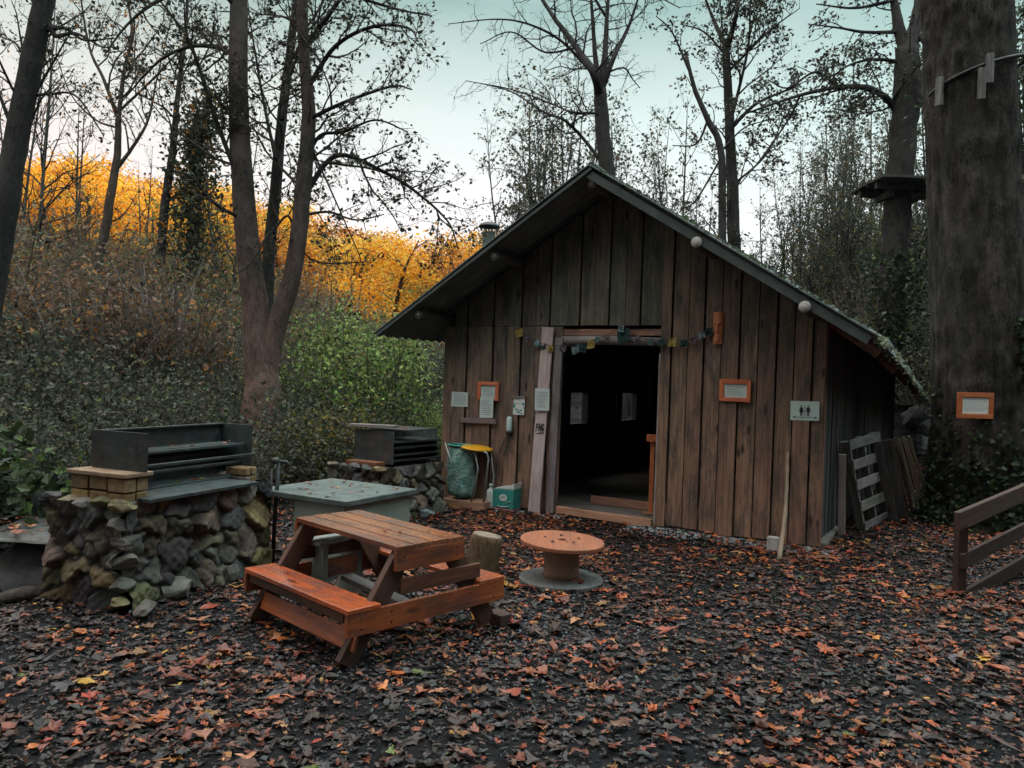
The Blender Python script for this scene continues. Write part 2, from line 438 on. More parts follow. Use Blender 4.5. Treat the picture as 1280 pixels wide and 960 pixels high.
def pick(palette, n, jit=.18):
    w = np.array([p[0] for p in palette], float); C = np.array([p[1] for p in palette], float)
    i = RNG.choice(len(C), n, p=w / w.sum())
    return np.clip(C[i] * (1 + RNG.normal(0, jit, (n, 1))) * (1 + RNG.normal(0, .06, (n, 3))), 0.004, 1)

# ------------------------------------------------------------------ trees
def spline(P, R, k):
    """resample a polyline smoothly (Catmull-Rom)"""
    P = np.asarray(P, float); R = np.asarray(R, float); m = len(P)
    if m < 3: 
        t = np.linspace(0, 1, k)[:, None]; return P[0] * (1 - t) + P[-1] * t, np.linspace(R[0], R[-1], k)
    Q = np.concatenate([[2 * P[0] - P[1]], P, [2 * P[-1] - P[-2]]])
    out = []; rr = []
    for u in np.linspace(0, m - 1 - 1e-6, k):
        i = int(u); t = u - i
        p0, p1, p2, p3 = Q[i], Q[i + 1], Q[i + 2], Q[i + 3]
        out.append(.5 * ((2 * p1) + (-p0 + p2) * t + (2 * p0 - 5 * p1 + 4 * p2 - p3) * t * t + (-p0 + 3 * p1 - 3 * p2 + p3) * t ** 3))
        rr.append(R[i] * (1 - t) + R[i + 1] * t)
    return np.array(out), np.array(rr)

class Tree:
    def __init__(s): s.wood = MB(); s.twig = MB(); s.leafp = []
    def stem(s, P, R, n=12, k=None, rough=0.03, t=(1, 1, 1)):
        P, R = spline(P, R, k or max(8, len(P) * 5))
        if rough: P = P + RNG.normal(0, 1, P.shape) * (R * rough * 1.2)[:, None]
        if callable(t): t = np.repeat(np.array([t(z_) for z_ in P[:, 2]]), n, 0)
        s.wood.tube(P, R, n, True, t, rough=rough)
        return P, R
    def twigs(s, P, R, start, per_m, lfrac, levels, up=.35, ang=.9, lmax=2.6, lmin=.12, leafp=.5, tcol=(.04, .036, .034), top=1.0):
        """grow side branches from the polyline P"""
        seg = np.linalg.norm(np.diff(P, axis=0), axis=1); cum = np.concatenate([[0], np.cumsum(seg)]); L = cum[-1]
        n = max(1, int(L * (1 - start) * per_m))
        for q in range(n):
            f = start + (top - start) * (q + RNG.random()) / n
            d = min(f, .999) * L; i = min(int(np.searchsorted(cum, d)) - 1, len(P) - 2); i = max(i, 0)
            t = (d - cum[i]) / (seg[i] + 1e-9); p = P[i] * (1 - t) + P[i + 1] * t; r = R[i] * (1 - t) + R[i + 1] * t
            T = unit(P[i + 1] - P[i]); 
            side = RNG.normal(size=3); side -= T * (side @ T); side = unit(side)
            D = unit(T * RNG.uniform(.25, .9) + side * ang + np.array([0, 0, up]) * RNG.uniform(0.2, 1.3))
            l = min(lmax, L * lfrac) * RNG.uniform(.45, 1.1) * (1.15 - .6 * f)
            if l < lmin: l = lmin
            k = 6 if levels > 1 else 4
            pts = [p]; dd = D.copy()
            for _ in range(k - 1):
                dd = unit(dd + RNG.normal(0, .22, 3) + np.array([0, 0, up * .18])); pts.append(pts[-1] + dd * l / (k - 1))
            pts = np.array(pts)
            r0 = min(r * .6, .006 + l * .0125); rad = np.linspace(r0, max(.0022, r0 * .3), k)
            big = levels >= 3 or r0 > .02
            (s.wood if big else s.twig).tube(pts, rad, 6 if big else (4 if levels > 1 else 3), False, tcol if not big else (.8, .8, .8))
            if levels > 1: s.twigs(pts, rad, .2, per_m * 1.75, .5, levels - 1, up * .7, ang, lmax, lmin, leafp, tcol)
            else:
                for e in range(1, k):
                    if RNG.random() < leafp: s.leafp.append(pts[e] + RNG.normal(0, .012, 3))
    def finish(s, name, label, cat, base, barkm, palette, lsize, group=None, leafm='foliage', clump=1, spread=.02):
        o = thing(name, base, label, cat, group)
        s.wood.build('trunk', barkm, o)
        if s.leafp:
            P = np.repeat(np.array(s.leafp), clump, 0)
            P = P + RNG.normal(0, spread, P.shape)
            leaf_quads(s.twig, P, RNG.uniform(.6, 1.25, len(P)) * lsize, pick(palette, len(P)))
        if s.twig.n: s.twig.build('crown', M[leafm], o)
        return o

DARKLEAF = [(3, (.035, .045, .035)), (2, (.05, .045, .035)), (1, (.07, .06, .03))]
GOLD = [(5, (.98, .46, .04)), (3.5, (.96, .36, .025)), (3, (.98, .60, .09)), (1.3, (.7, .26, .03)), (.8, (.5, .34, .08))]
DULL = [(3, (.15, .125, .075)), (2, (.10, .115, .06)), (2, (.19, .145, .10)), (1.5, (.20, .115, .065)), (1, (.06, .07, .04)), (.6, (.42, .19, .05))]
GREEN = [(4, (.20, .29, .09)), (3, (.10, .16, .055)), (2.4, (.32, .42, .13)), (1, (.28, .25, .10)), (1.5, (.045, .065, .03))]
MUTED = [(3, (.075, .095, .065)), (2, (.11, .11, .08)), (2, (.05, .06, .045)), (1, (.14, .115, .08)), (.5, (.17, .19, .07))]
IVY = [(4, (.030, .048, .028)), (2, (.045, .065, .035)), (1, (.07, .10, .045))]

def px_line(pts, Y):
    return [at(p[0], p[1], Y if len(p) < 3 else p[2]) for p in pts]
# ================================================================== SETTING
def axis(lo, hi, dense_lo, dense_hi, step, grow=1.13):
    a = list(np.arange(dense_lo, dense_hi + 1e-6, step)); s = step; v = dense_hi
    while v < hi: s *= grow; v += s; a.append(v)
    s = step; v = dense_lo
    while v > lo: s *= grow; v -= s; a.insert(0, v)
    return np.array(a)
gx = axis(-190, 190, -10, 11, .14); gy = axis(-190, 260, 0.5, 18, .14)
GX, GY = np.meshgrid(gx, gy, indexing='ij')
GZ = tz(GX, GY)
mb = MB(); ni, nj = GX.shape
ii, jj = np.meshgrid(np.arange(ni - 1), np.arange(nj - 1), indexing='ij'); a = (ii * nj + jj).ravel()
mb.add(np.stack([GX, GY, GZ], -1), [np.stack([a, a + nj, a + nj + 1, a + 1], 1)], smooth=True)
g = mb.build('ground', M['ground'], base=(0, 0, 0)); g['kind'] = 'structure'

def in_hut(x, y, pad=0.0):
    dx, dy = x - HL[0], y - HL[1]
    v = -(dx * HN[0] + dy * HN[1]) / -(HI @ HN); u = dx * HU[0] + dy * HU[1] - v * (HI @ HU)
    return (u > -pad) & (u < HW + pad) & (v > -pad) & (v < 7 + pad)

# fallen leaves: countless, one object
def scatter(n, xr, yr, dens):
    x = RNG.uniform(*xr, n); y = RNG.uniform(*yr, n)
    k = (RNG.random(n) < dens(x, y)) & ~in_hut(x, y, .02)
    return x[k], y[k]
def patch(x, y): return .5 + .5 * np.sin(x * 1.7 + 1.5 * np.sin(y * 1.3)) * np.cos(y * 1.9 + .6 * x)
mb = MB()
def dens_dark(x, y): return np.clip(.85 + 0 * x, 0, 1)
x, y = scatter(150000, (-6.5, 8), (1.6, 12), dens_dark)
P = np.stack([x, y, tz(x, y) + RNG.uniform(0, .012, len(x))], 1)
WETP = [(6, (.010, .009, .010)), (4, (.020, .021, .027)), (3.5, (.036, .022, .018)), (1.2, (.040, .042, .052)), (3.5, (.085, .038, .028)), (.25, (.08, .085, .10))]
ground_leaves(mb, P, RNG.lognormal(-3.25, .42, len(x)), pick(WETP, len(x), .4), OVAL)
x, y = scatter(22000, (-6.5, 8), (1.6, 12), dens_dark); P = np.stack([x, y, tz(x, y) + RNG.uniform(.001, .010, len(x))], 1)
MATTED = [(4, (.040, .022, .017)), (3, (.062, .032, .024)), (2, (.10, .045, .030)), (2, (.026, .024, .027)), (.4, (.05, .05, .058))]
ground_leaves(mb, P, RNG.uniform(.045, .095, len(x)), pick(MATTED, len(x), .35), np.array([(0, 0), (.22, -.04), (.48, .02), (.56, .22), (.40, .36), (.30, .62), (.12, .66), (0, .92), (-.15, .62), (-.34, .60), (-.38, .38), (-.58, .26), (-.44, .02), (-.2, -.05)]))
def dens_leaf(x, y):
    c = .14 + .86 * patch(x, y) ** 1.5 * (.6 + .4 * np.sin(x * 4.1 + 2 * np.sin(y * 3.3)) * np.cos(y * 4.7))
    c = c * (.42 + .58 * sstep(-2.6, -.4, x - .12 * (y - 4)))
    return np.clip(c * .95, 0, 1)
x, y = scatter(112000, (-6.5, 8.5), (1.6, 12.5), dens_leaf)
P = np.stack([x, y, tz(x, y) + RNG.uniform(.004, .022, len(x))], 1)
LITTER = [(7, (.54, .145, .045)), (6, (.36, .085, .036)), (2, (.52, .24, .11)), (5, (.26, .07, .042)), (5, (.10, .038, .028)), (2.5, (.05, .045, .048)), (1.2, (.55, .22, .05)),
          (.6, (.60, .33, .05)), (.7, (.42, .06, .035)), (2, (.24, .11, .07)), (.15, (.2, .27, .05))]
sz_ = np.clip(RNG.lognormal(-2.88, .42, len(x)), .022, .14); cl_ = pick(LITTER, len(x), .28)
HALF = np.array([(0, 0), (.20, .02), (.45, -.08), (.38, .14), (.62, .32), (.36, .40), (.30, .62), (.10, .5), (0, .8), (-.06, .5), (-.02, .2)])
BROAD = np.array([(0, 0), (.22, -.04), (.48, .02), (.56, .22), (.40, .36), (.30, .62), (.12, .66), (0, .92), (-.15, .62), (-.34, .60), (-.38, .38), (-.58, .26), (-.44, .02), (-.2, -.05)])
LONG = np.array([(0, 0), (.10, .1), (.20, .3), (.16, .52), (.22, .7), (.08, .9), (0, 1.05), (-.1, .85), (-.14, .6), (-.22, .35), (-.09, .1)])
which = RNG.choice(4, len(x), p=(.34, .30, .18, .18))
for w_, ol in enumerate((MAPLE, BROAD, HALF, LONG)): k_ = which == w_; ground_leaves(mb, P[k_], sz_[k_], cl_[k_], ol)
x, y = scatter(52000, (-6.5, 8.5), (1.6, 12.5), dens_leaf)
P = np.stack([x, y, tz(x, y) + RNG.uniform(.004, .02, len(x))], 1)
ground_leaves(mb, P, RNG.uniform(.02, .07, len(x)), pick(LITTER, len(x), .35), OVAL)
# leaves lying on the banks behind
x, y = scatter(16000, (-16, 22), (8, 34), lambda x, y: np.clip(sstep(.15, .8, tz(x, y)), 0, 1))
P = np.stack([x, y, tz(x, y) + .02], 1)
ground_leaves(mb, P, RNG.uniform(.06, .13, len(x)), pick([(3, (.16, .08, .05)), (3, (.09, .06, .045)), (1, (.25, .13, .08)), (2, (.05, .045, .04))], len(x), .3), OVAL)
o = mb.build('fallen_leaves', M['litter'], base=(0, 4, 0)); tag(o, 'brown and orange fallen leaves strewn over the dark clearing', 'leaves'); o['kind'] = 'stuff'

# pale gravel along the foot of the hut
mb = MB()
n = 3800
u = np.concatenate([RNG.uniform(2.6, 4.75, 3000), RNG.uniform(-.2, 2.0, 800)]); oo = np.abs(RNG.normal(0, .13, n)) * np.where(u > 2.6, 1.2, .7) + .01
C = HL + HU * u[:, None] + HN * oo[:, None]; C[:, 2] = tz(C[:, 0], C[:, 1]) + .004
TET = np.array([[1, 1, .8], [-1, -1, .8], [-1, 1, -.8], [1, -1, -.8], [0, 0, 1.2], [1.2, 0, 0], [0, 1.2, 0]]) * .6
OCT = np.array([[1, 0, 0], [0, 1, 0], [-1, 0, 0], [0, -1, 0], [0, 0, .8], [0, 0, -.6]], float)
OF = np.array([[0, 1, 4], [1, 2, 4], [2, 3, 4], [3, 0, 4], [1, 0, 5], [2, 1, 5], [3, 2, 5], [0, 3, 5]])
def pebbles(mb, C, r, cols):
    n = len(C); th = RNG.uniform(0, 2 * PI, n); V = OCT[None] * (1 + RNG.normal(0, .22, (n, 6, 3)))
    c, s_ = np.cos(th)[:, None], np.sin(th)[:, None]
    x = V[..., 0] * c - V[..., 1] * s_; y = V[..., 0] * s_ + V[..., 1] * c
    v = np.stack([x, y, V[..., 2]], -1) * np.asarray(r)[:, None, None] + C[:, None]
    mb.add(v, [(OF[None] + np.arange(n)[:, None, None] * 6).reshape(-1, 3)], None, np.repeat(cols, 6, 0))
pebbles(mb, C, RNG.uniform(.008, .02, n), pick([(3, (.30, .34, .36)), (2, (.20, .23, .25)), (1, (.42, .45, .46))], n, .2))
n = 900
x = RNG.normal(-.1, .55, n); y = RNG.normal(4.6, .5, n)
C = np.stack([x, y, tz(x, y) + .004], 1)
pebbles(mb, C, RNG.uniform(.006, .014, n), pick([(3, (.20, .23, .25)), (2, (.14, .16, .18))], n, .2))
o = mb.build('gravel', M['grav'], base=(0, 8, 0)); tag(o, 'pale grey gravel strip along the foot of the hut wall', 'gravel'); o['kind'] = 'stuff'

# ================================================================== THE HUT
RIDGE_Z, SLOPE, UC, OV, DEPTH = 3.88, 0.632, 2.25, 0.75, 7.0
def roof_z(u): return RIDGE_Z - SLOPE * abs(u - UC)
hut = thing('wooden_hut', S(2.25, 0, 0), 'weathered brown plank hut with steep gable roof and open dark doorway', 'hut')
# front wall boards
mb = MB(); D0, D1 = 1.68, 2.88
edges = [0.0]
while edges[-1] < 4.56: edges.append(edges[-1] + RNG.uniform(.172, .205))
edges[-1] = 4.58
def board(u0, u1, z0, z1f, o0, th, t):
    zz = [(u0, z0), (u1, z0), (u1, z1f(u1)), (u0, z1f(u0))]
    if u0 < UC < u1: zz = zz[:3] + [(UC, z1f(UC))] + zz[3:]
    tt = np.array([np.asarray(t) * (np.array((.50, .78, .84)) if z > 2.0 else 1.0) for p, z in zz]); mb.poly([S(p, o0, z) for p, z in zz], HN * th, np.concatenate([tt, tt]), grain=HZ)  # board tops tinted dark teal: roof overhang shade painted into the colour
top = lambda u: roof_z(u) - .10
for i in range(len(edges) - 1):
    u0, u1 = edges[i] + .007, edges[i + 1] - .007
    t = rt(.80, 1.10, .022); lift = .026 * (i % 2)
    z0 = RNG.uniform(.01, .05)
    segs = [(u0, u1)]
    if u1 > D0 and u0 < D1:
        segs = [(u0, min(u1, D0)), (max(u0, D1), u1)]
    for a, b in segs:
        if b - a > .02:
            if a > 1.5 or a < -9:
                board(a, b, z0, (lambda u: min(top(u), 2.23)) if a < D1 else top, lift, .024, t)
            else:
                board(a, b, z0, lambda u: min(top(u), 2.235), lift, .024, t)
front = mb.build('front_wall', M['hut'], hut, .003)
mb = MB(); e2 = [q for q in edges if q < D1 - .08] + [D1]
for i in range(len(e2) - 1):
    u0, u1 = e2[i] + .006, e2[i + 1] - .006
    if top(u1) < 2.26: continue
    board(max(u0, .26), u1, 2.238 + RNG.uniform(0, .006), top, .004 + .024 * (i % 2), .024, rt(.68, 1.0, .04) * np.array([.86, .98, 1.0]))  # darker, cooler gable tint: weathering plus overhang shade put into the colour
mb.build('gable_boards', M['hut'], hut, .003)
# walls round the room
def wall_rect(mb, p0, p1, z0, z1, th, inward, t=(1, 1, 1)):
    p0, p1 = np.asarray(p0), np.asarray(p1)
    mb.poly([p0 + HZ * z0, p1 + HZ * z0, p1 + HZ * z1, p0 + HZ * z1], np.asarray(inward) * th, t, grain=HZ)
EZ = roof_z(0) - .14
def onleft(px, py):
    nl_ = np.array([HI[1], -HI[0], 0]); r = ray(px, py); p = EYE + r * ((S(.04, 0, 0) - EYE) @ nl_) / (r @ nl_)
    return float((p - S(.04, 0, 0)) @ HI), float(p[2])
lw = [(onleft(706, 486), onleft(729, 526)), (onleft(771, 492), onleft(790, 529))]
lw = sorted((min(a[0], b[0]), max(a[0], b[0]), min(a[1], b[1]), max(a[1], b[1])) for a, b in lw)
mb = MB(); z0w = .5 * (lw[0][2] + lw[1][2]); z1w = .5 * (lw[0][3] + lw[1][3]); cuts = [.03] + [q for w in lw for q in w[:2]] + [max(DEPTH, lw[1][1] + .4)]
nin = np.array([HI[1], -HI[0], 0])
for i in range(0, len(cuts), 2): wall_rect(mb, S(0, -cuts[i], 0), S(0, -cuts[i + 1], 0), z0w, z1w, .04, nin)
wall_rect(mb, S(0, -.03, 0), S(0, -cuts[-1], 0), 0, z0w, .04, nin); wall_rect(mb, S(0, -.03, 0), S(0, -cuts[-1], 0), z1w, EZ, .04, nin)
mb.build('left_wall', M['inner'], hut)
for a, b, _, _ in lw:
    mb = MB()
    for vv in (a + .02, b - .02): mb.bar(S(.09, -vv, z0w), S(.09, -vv, z1w), .10, .04, HI)
    for zz in (z0w + .012, z1w - .012): mb.bar(S(.09, -a, zz), S(.09, -b, zz), .10, .024)
    mb.build('window_frame', M['side'], hut)
print('LW', lw)
mb = MB()
# side wall on the right: dark vertical ribbed cladding
v = 0.03
while v < DEPTH:
    w_ = .085
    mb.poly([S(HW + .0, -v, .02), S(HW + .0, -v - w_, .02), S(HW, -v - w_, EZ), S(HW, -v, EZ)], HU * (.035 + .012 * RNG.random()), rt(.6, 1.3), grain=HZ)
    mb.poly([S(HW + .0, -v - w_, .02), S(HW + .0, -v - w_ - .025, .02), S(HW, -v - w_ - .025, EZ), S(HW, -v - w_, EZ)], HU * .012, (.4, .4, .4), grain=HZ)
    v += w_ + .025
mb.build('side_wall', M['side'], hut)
mb = MB(); mb.bar(S(4.535, -.03, .02), S(4.535, -.03, 2.36), .09, .08, HN, (1.0, .9, .85)); 
mb.build('corner_post', M['hut'], hut, .004)
# back wall
def onback(px, py, o):
    r = ray(px, py); p = EYE + r * ((S(0, o, 0) - EYE) @ HN) / (r @ HN)
    return float((p - S(0, o, 0)) @ HU), float(p[2])
BO = -DEPTH + .05
mb = MB(); mb.poly([S(.05, BO, 0), S(HW, BO, 0), S(HW, BO, EZ), S(UC, BO, RIDGE_Z - .14), S(.05, BO, EZ)], HN * .04, grain=HZ)
mb.build('back_wall', M['inner'], hut)
mb = MB(); mb.box(S(2.25, -DEPTH / 2, .03), HU, HN, HZ, HW - .1, DEPTH - .1, .05); mb.build('floor', M['inner'], hut)
# door surround
mb = MB(); mb.bar(S(1.60, .035, 0), S(1.645, .035, 2.1), .10, .055, HN, (.75, .75, .78)); mb.build('door_post', M['greywood'], hut, .004)
mb = MB(); mb.bar(S(2.868, -.02, .02), S(2.868, -.02, 1.93), .022, .10, HN, (1.3, 1.3, 1.3)); mb.build('door_post', M['greywood'], hut, .003)
mb = MB(); mb.tube([S(1.66, .0, 2.07), S(2.2, .01, 2.075), S(2.88, .0, 2.06)], [.05, .055, .05], 10, rough=.05, t=(1.0, 1.05, 1.05)); mb.build('lintel', M['greywood'], hut)
mb = MB(); mb.bar(S(1.66, .0, 2.165), S(2.88, .0, 2.165), .03, .075); mb.build('lintel_board', M['hut'], hut, .003)
mb = MB(); mb.bar(S(1.69, .045, .075), S(2.85, .045, .055), .06, .085, HZ, (1.1, 1.05, 1)); mb.build('threshold', M['tan'], hut, .004)
mb = MB(); mb.bar(S(1.75, -.75, .11), S(3.3, -.75, .11), .05, .10, HZ, (.8, .75, .75)); mb.build('inner_step', M['tan'], hut, .004)
# roof: two corrugated slopes
def slope(sgn):
    mb = MB(); n = 150; half = 2.83; wave = np.linspace(OV, -DEPTH - .4, n)
    dirv = HU * sgn * 1.0 - HZ * SLOPE; nrm = unit(HU * sgn * SLOPE + HZ)
    A = S(UC, 0, RIDGE_Z); 
    V = []; 
    for k, o_ in enumerate(wave):
        h = .022 * math.cos(2 * PI * o_ / .18)
        for q in np.linspace(0, half, 9):
            sag = .02 * math.sin(q * 1.7 + o_ * .8)
            drop = max(0, q - 2.2) / .63 * .62 * np.clip(-o_ / DEPTH, 0, 1.1) if sgn > 0 else 0
            V.append(A + OFF(o_) + dirv * q + nrm * (h + sag * .4) - HZ * drop)
    V = np.array(V); m = 9
    a = (np.arange(n - 1)[:, None] * m + np.arange(m - 1)).ravel()
    q = np.stack([a, a + 1, a + m + 1, a + m], 1)
    N = len(V); V2 = V - nrm * .012
    f = [q if sgn < 0 else q[:, ::-1], (q[:, ::-1] if sgn < 0 else q) + N]
    # close the rims
    rim = np.concatenate([np.arange(m), np.arange(2 * m - 1, n * m, m), np.arange(n * m - 2, (n - 1) * m - 1, -1), np.arange((n - 2) * m, 0, -m)])
    r2 = np.roll(rim, -1); f.append(np.stack([rim, r2, r2 + N, rim + N], 1))
    mb.add(np.concatenate([V, V2]), f, smooth=False)
    return mb.build('roof_slope', M['roof'], hut)
rl = slope(-1); rr_ = slope(1)
for sgn in (-1, 1):
    mb = MB(); nrm = unit(HU * sgn * SLOPE + HZ)
    # boards under the sheet
    a = S(UC + sgn * .0, 0, RIDGE_Z) - nrm * .075; b = S(UC + sgn * 2.80, 0, RIDGE_Z - SLOPE * 2.80) - nrm * .075
    if sgn > 0:
        for k in range(1):
            mb.bar(a + HN * (OV - .05), b + HN * (OV - .05), .045, .085, nrm, (1, 1, 1))
    else:
        mb.bar(a + HN * (OV - .02) + nrm * .035, b + HN * (OV - .02) + nrm * .035, .03, .035, nrm, (1, 1, 1))
    mb.build('verge_board', M['verge'], hut, .004)
    # decking between wall top and sheet so that no light leaks in
    mb = MB(); ue = UC + sgn * 2.24
    mb.poly([S(UC, -.04, RIDGE_Z - .06), S(ue, -.04, roof_z(ue) - .06), S(ue, -DEPTH - .1, roof_z(ue) - .06), S(UC, -DEPTH - .1, RIDGE_Z - .06)], -nrm * .02)
    mb.build('roof_lining', M['inner'], hut)
mb = MB()
for o_ in np.arange(OV - .05, -DEPTH - .3, -.42):
    mb.tube([S(UC, o_, RIDGE_Z + .01), S(UC, o_ - .44, RIDGE_Z + .012)], .045, 10)
mb.build('ridge_cap', M['verge'], hut)
for uu in (UC, UC - 1.19, UC + 1.18, UC - 2.23, UC + 2.21):
    zc = roof_z(uu) - .13 - (.0 if uu != UC else .03)
    e0 = OV - (.02 if uu > UC else .10)
    mb = MB(); mb.tube([S(uu, e0, zc), S(uu, 0, zc), S(uu, -DEPTH, zc)], .06, 12); lg = mb.build('purlin', M['log'], hut)
    mb = MB(); mb.lathe(S(uu, e0 + .004, zc), [(.055, 0), (.055, .006), (.001, .007)] if uu > UC else [(.035, 0), (.035, .004), (.001, .005)], 14, HN); mb.build('log_end', M['logend'], lg)
for vv in (.25, 1.9, 3.6, 5.3):
    mb = MB(); a = S(HW + .05, -vv, roof_z(HW) - .16); b = S(HW + .52, -vv, roof_z(HW + .47) - .17 - .55 * vv / DEPTH)
    mb.bar(a, b, .07, .10, HZ, (1, .95, .9)); mb.build('rafter_end', M['hut'], hut, .004)
# gutter-like moss and debris on the right slope
mb = MB(); n = 700
q = RNG.uniform(.1, 2.75, n); oo = OV - np.abs(RNG.normal(0, .1, n)) - .01
P = S(UC, 0, RIDGE_Z + .02) + HU * q[:, None] - HZ * (SLOPE * q)[:, None] + HN * oo[:, None]
leaf_quads(mb, P, RNG.uniform(.02, .05, n), pick([(2, (.06, .075, .05)), (1, (.10, .13, .05)), (1, (.05, .05, .05))], n), .8, .8)
mb.build('moss', M['foliage'], hut)['kind'] = 'stuff'
# chimney
cu, cz = onback(611, 300, -2.2)
zb = roof_z(cu) - .05; 
ch = MB(); ch.lathe(S(cu, -2.2, 0), [(.001, zb), (.105, zb), (.105, cz + .12), (.09, cz + .12), (.001, cz + .1)], 18); chp = ch.build('chimney_pipe', M['verge'], hut)
mb = MB()
for k in range(3):
    an = k * 2 * PI / 3; mb.tube([S(cu, -2.2, cz + .08) + np.array([.09 * math.cos(an), .09 * math.sin(an), 0]), S(cu, -2.2, cz + .22) + np.array([.09 * math.cos(an), .09 * math.sin(an), 0])], .008, 6)
mb.lathe(S(cu, -2.2, cz + .2), [(.001, 0), (.175, .0), (.17, .02), (.09, .075), (.001, .09)], 18); mb.build('chimney_cowl', M['black'], chp)

# ivy along the right eave
mb = MB(); n = 330
v = RNG.uniform(-.72, 7.2, n); 
P = np.array([S(UC + 2.83 + RNG.normal(0, .018), -q, roof_z(UC + 2.83) + RNG.normal(.0, .022) - .02 - .62 * max(0, q / DEPTH)) for q in v])
leaf_quads(mb, P, RNG.uniform(.03, .06, n), pick([(2, (.16, .19, .11)), (2, (.09, .12, .06)), (1, (.26, .27, .18))], n), .2, .9)
mb.tube([S(UC + 2.83, -q, roof_z(UC + 2.83) - .04 + RNG.normal(0, .02) - .62 * max(0, q / DEPTH)) for q in np.linspace(-.7, 7.2, 26)], .008, 5, t=(.05, .045, .035))
tag(mb.build('ivy', M['foliage'], None), 'pale leaved ivy creeping along the right eave of the hut', 'ivy')

# ================================================================== ON THE FRONT WALL
def fpx(px, py, o=.05): u, z = onwall(px, py, o); return u, z
def quad(mb, c, o, pts, th=.004, t=(1, 1, 1)): mb.poly([S(u, o, z) for u, z in c], HN * th, t, grain=HU)
def px_quad(mb, pxs, o, th=.004): quad(mb, [fpx(x, y, o) for x, y in pxs], o, None, th)
def text_lines(mb, pxs, o, n, m=.12, th=.0015, col=(1, 1, 1)):
    """rows of illegible print inside the quad TL TR BR BL"""
    tl, tr, br, bl = [np.array(fpx(x, y, o)) for x, y in pxs]
    for k in range(n):
        f = m + (1 - 2 * m) * (k + .5) / n; e = RNG.uniform(.6, 1.0)
        l = tl * (1 - f) + bl * f; r_ = tr * (1 - f) + br * f; d = r_ - l
        h = np.array([0, .0032]); x0 = m
        while x0 < m + (1 - 2 * m) * e:
            x1 = min(x0 + RNG.uniform(.05, .16), 1 - m)
            a, b = l + d * x0, l + d * x1
            quad(mb, [a - h, b - h, b + h, a + h], o, None, th); x0 = x1 + .025
FO = .05
def notice(pxs, label, lines, name='paper_notice', mat='paper', o=FO):
    mb = MB(); px_quad(mb, pxs, o, .003); q = mb.build(name, M[mat]); tag(q, label, 'notice')
    mb = MB(); text_lines(mb, pxs, o + .0045, lines); mb.build('print', M['inkgrey'], q)
    return q
def framed(outer, inner, label, lines, o=FO, frame='orange', paper=True):
    ou = [np.array(fpx(*p, o)) for p in outer]; inn = [np.array(fpx(*p, o)) for p in inner]
    c = sum(ou) / 4; t = thing('framed_notice', S(c[0], o, ou[3][1]), label, 'notice')
    for i in range(4):
        j = (i + 1) % 4; mb = MB()
        mb.poly([S(*[ou[i][0], o, ou[i][1]]), S(ou[j][0], o, ou[j][1]), S(inn[j][0], o, inn[j][1]), S(inn[i][0], o, inn[i][1])], HN * .025, rt(.85, 1.15), grain=HU if i % 2 == 0 else HZ)
        mb.build('frame_bar', M[frame], t, .003)
    mb = MB(); px = [S(p[0], o + .003, p[1]) for p in inn]; mb.poly(px, HN * .006)
    pp = mb.build('paper', M['paper'], t)
    if lines: mb = MB(); text_lines(mb, inner, o + .0105, lines); mb.build('print', M['inkgrey'], pp)
    return t
notice([(565, 489.5), (585, 490.5), (585, 508.5), (564, 508)], 'small landscape paper notice pinned to bare planks, furthest from the door', 6)
framed([(598, 477), (624.5, 477.5), (624, 501), (597, 499)], [(602, 481.5), (620, 482), (619.5, 498), (601.5, 497)], 'orange wooden frame with two white papers hanging one below the other', 5)
q = notice([(600.5, 496), (617, 498), (616, 522.5), (599.5, 522)], 'tall white paper hanging below the orange frame left of the door', 8, o=FO + .03)
mb = MB(); a = fpx(577, 525); b = fpx(621, 527); mb.bar(S(a[0], FO + .015, a[1]), S(b[0], FO + .015, b[1]), .03, .065, HZ, (.75, .6, .6)); tag(mb.build('wall_shelf_board', M['greywood'], None, .004), 'short grey brown board nailed under the papers left of the door', 'board')
q = notice([(642.5, 497.5), (656.5, 498), (655, 519), (641, 518)], 'white paper with green drawing between the lantern and the pale plank', 2, mat='paper2')
mb = MB()
for cx, cy, w_, h_ in ((643, 507, 2.5, 6), (654, 505, 2.5, 4), (648, 515, 3, 3), (651, 513, 2, 2.5), (646, 512, 2, 2.5), (652, 516.5, 2.5, 1.5), (649, 500, 4, .8), (655, 510, 1.5, 2)):
    px_quad(mb, [(cx - w_ / 2, cy - h_ / 2), (cx + w_ / 2, cy - h_ / 2 + .6), (cx + w_ / 2 - .4, cy + h_ / 2), (cx - w_ / 2 - .5, cy + h_ / 2 - .8)], FO + .005, .0015)
mb.build('drawing', M['teal'], q)
mb = MB(); px_quad(mb, [(641, 495), (657.5, 495.3), (657.4, 497.3), (641, 497)], FO, .02); mb.build('hanger', M['greywood'], q)

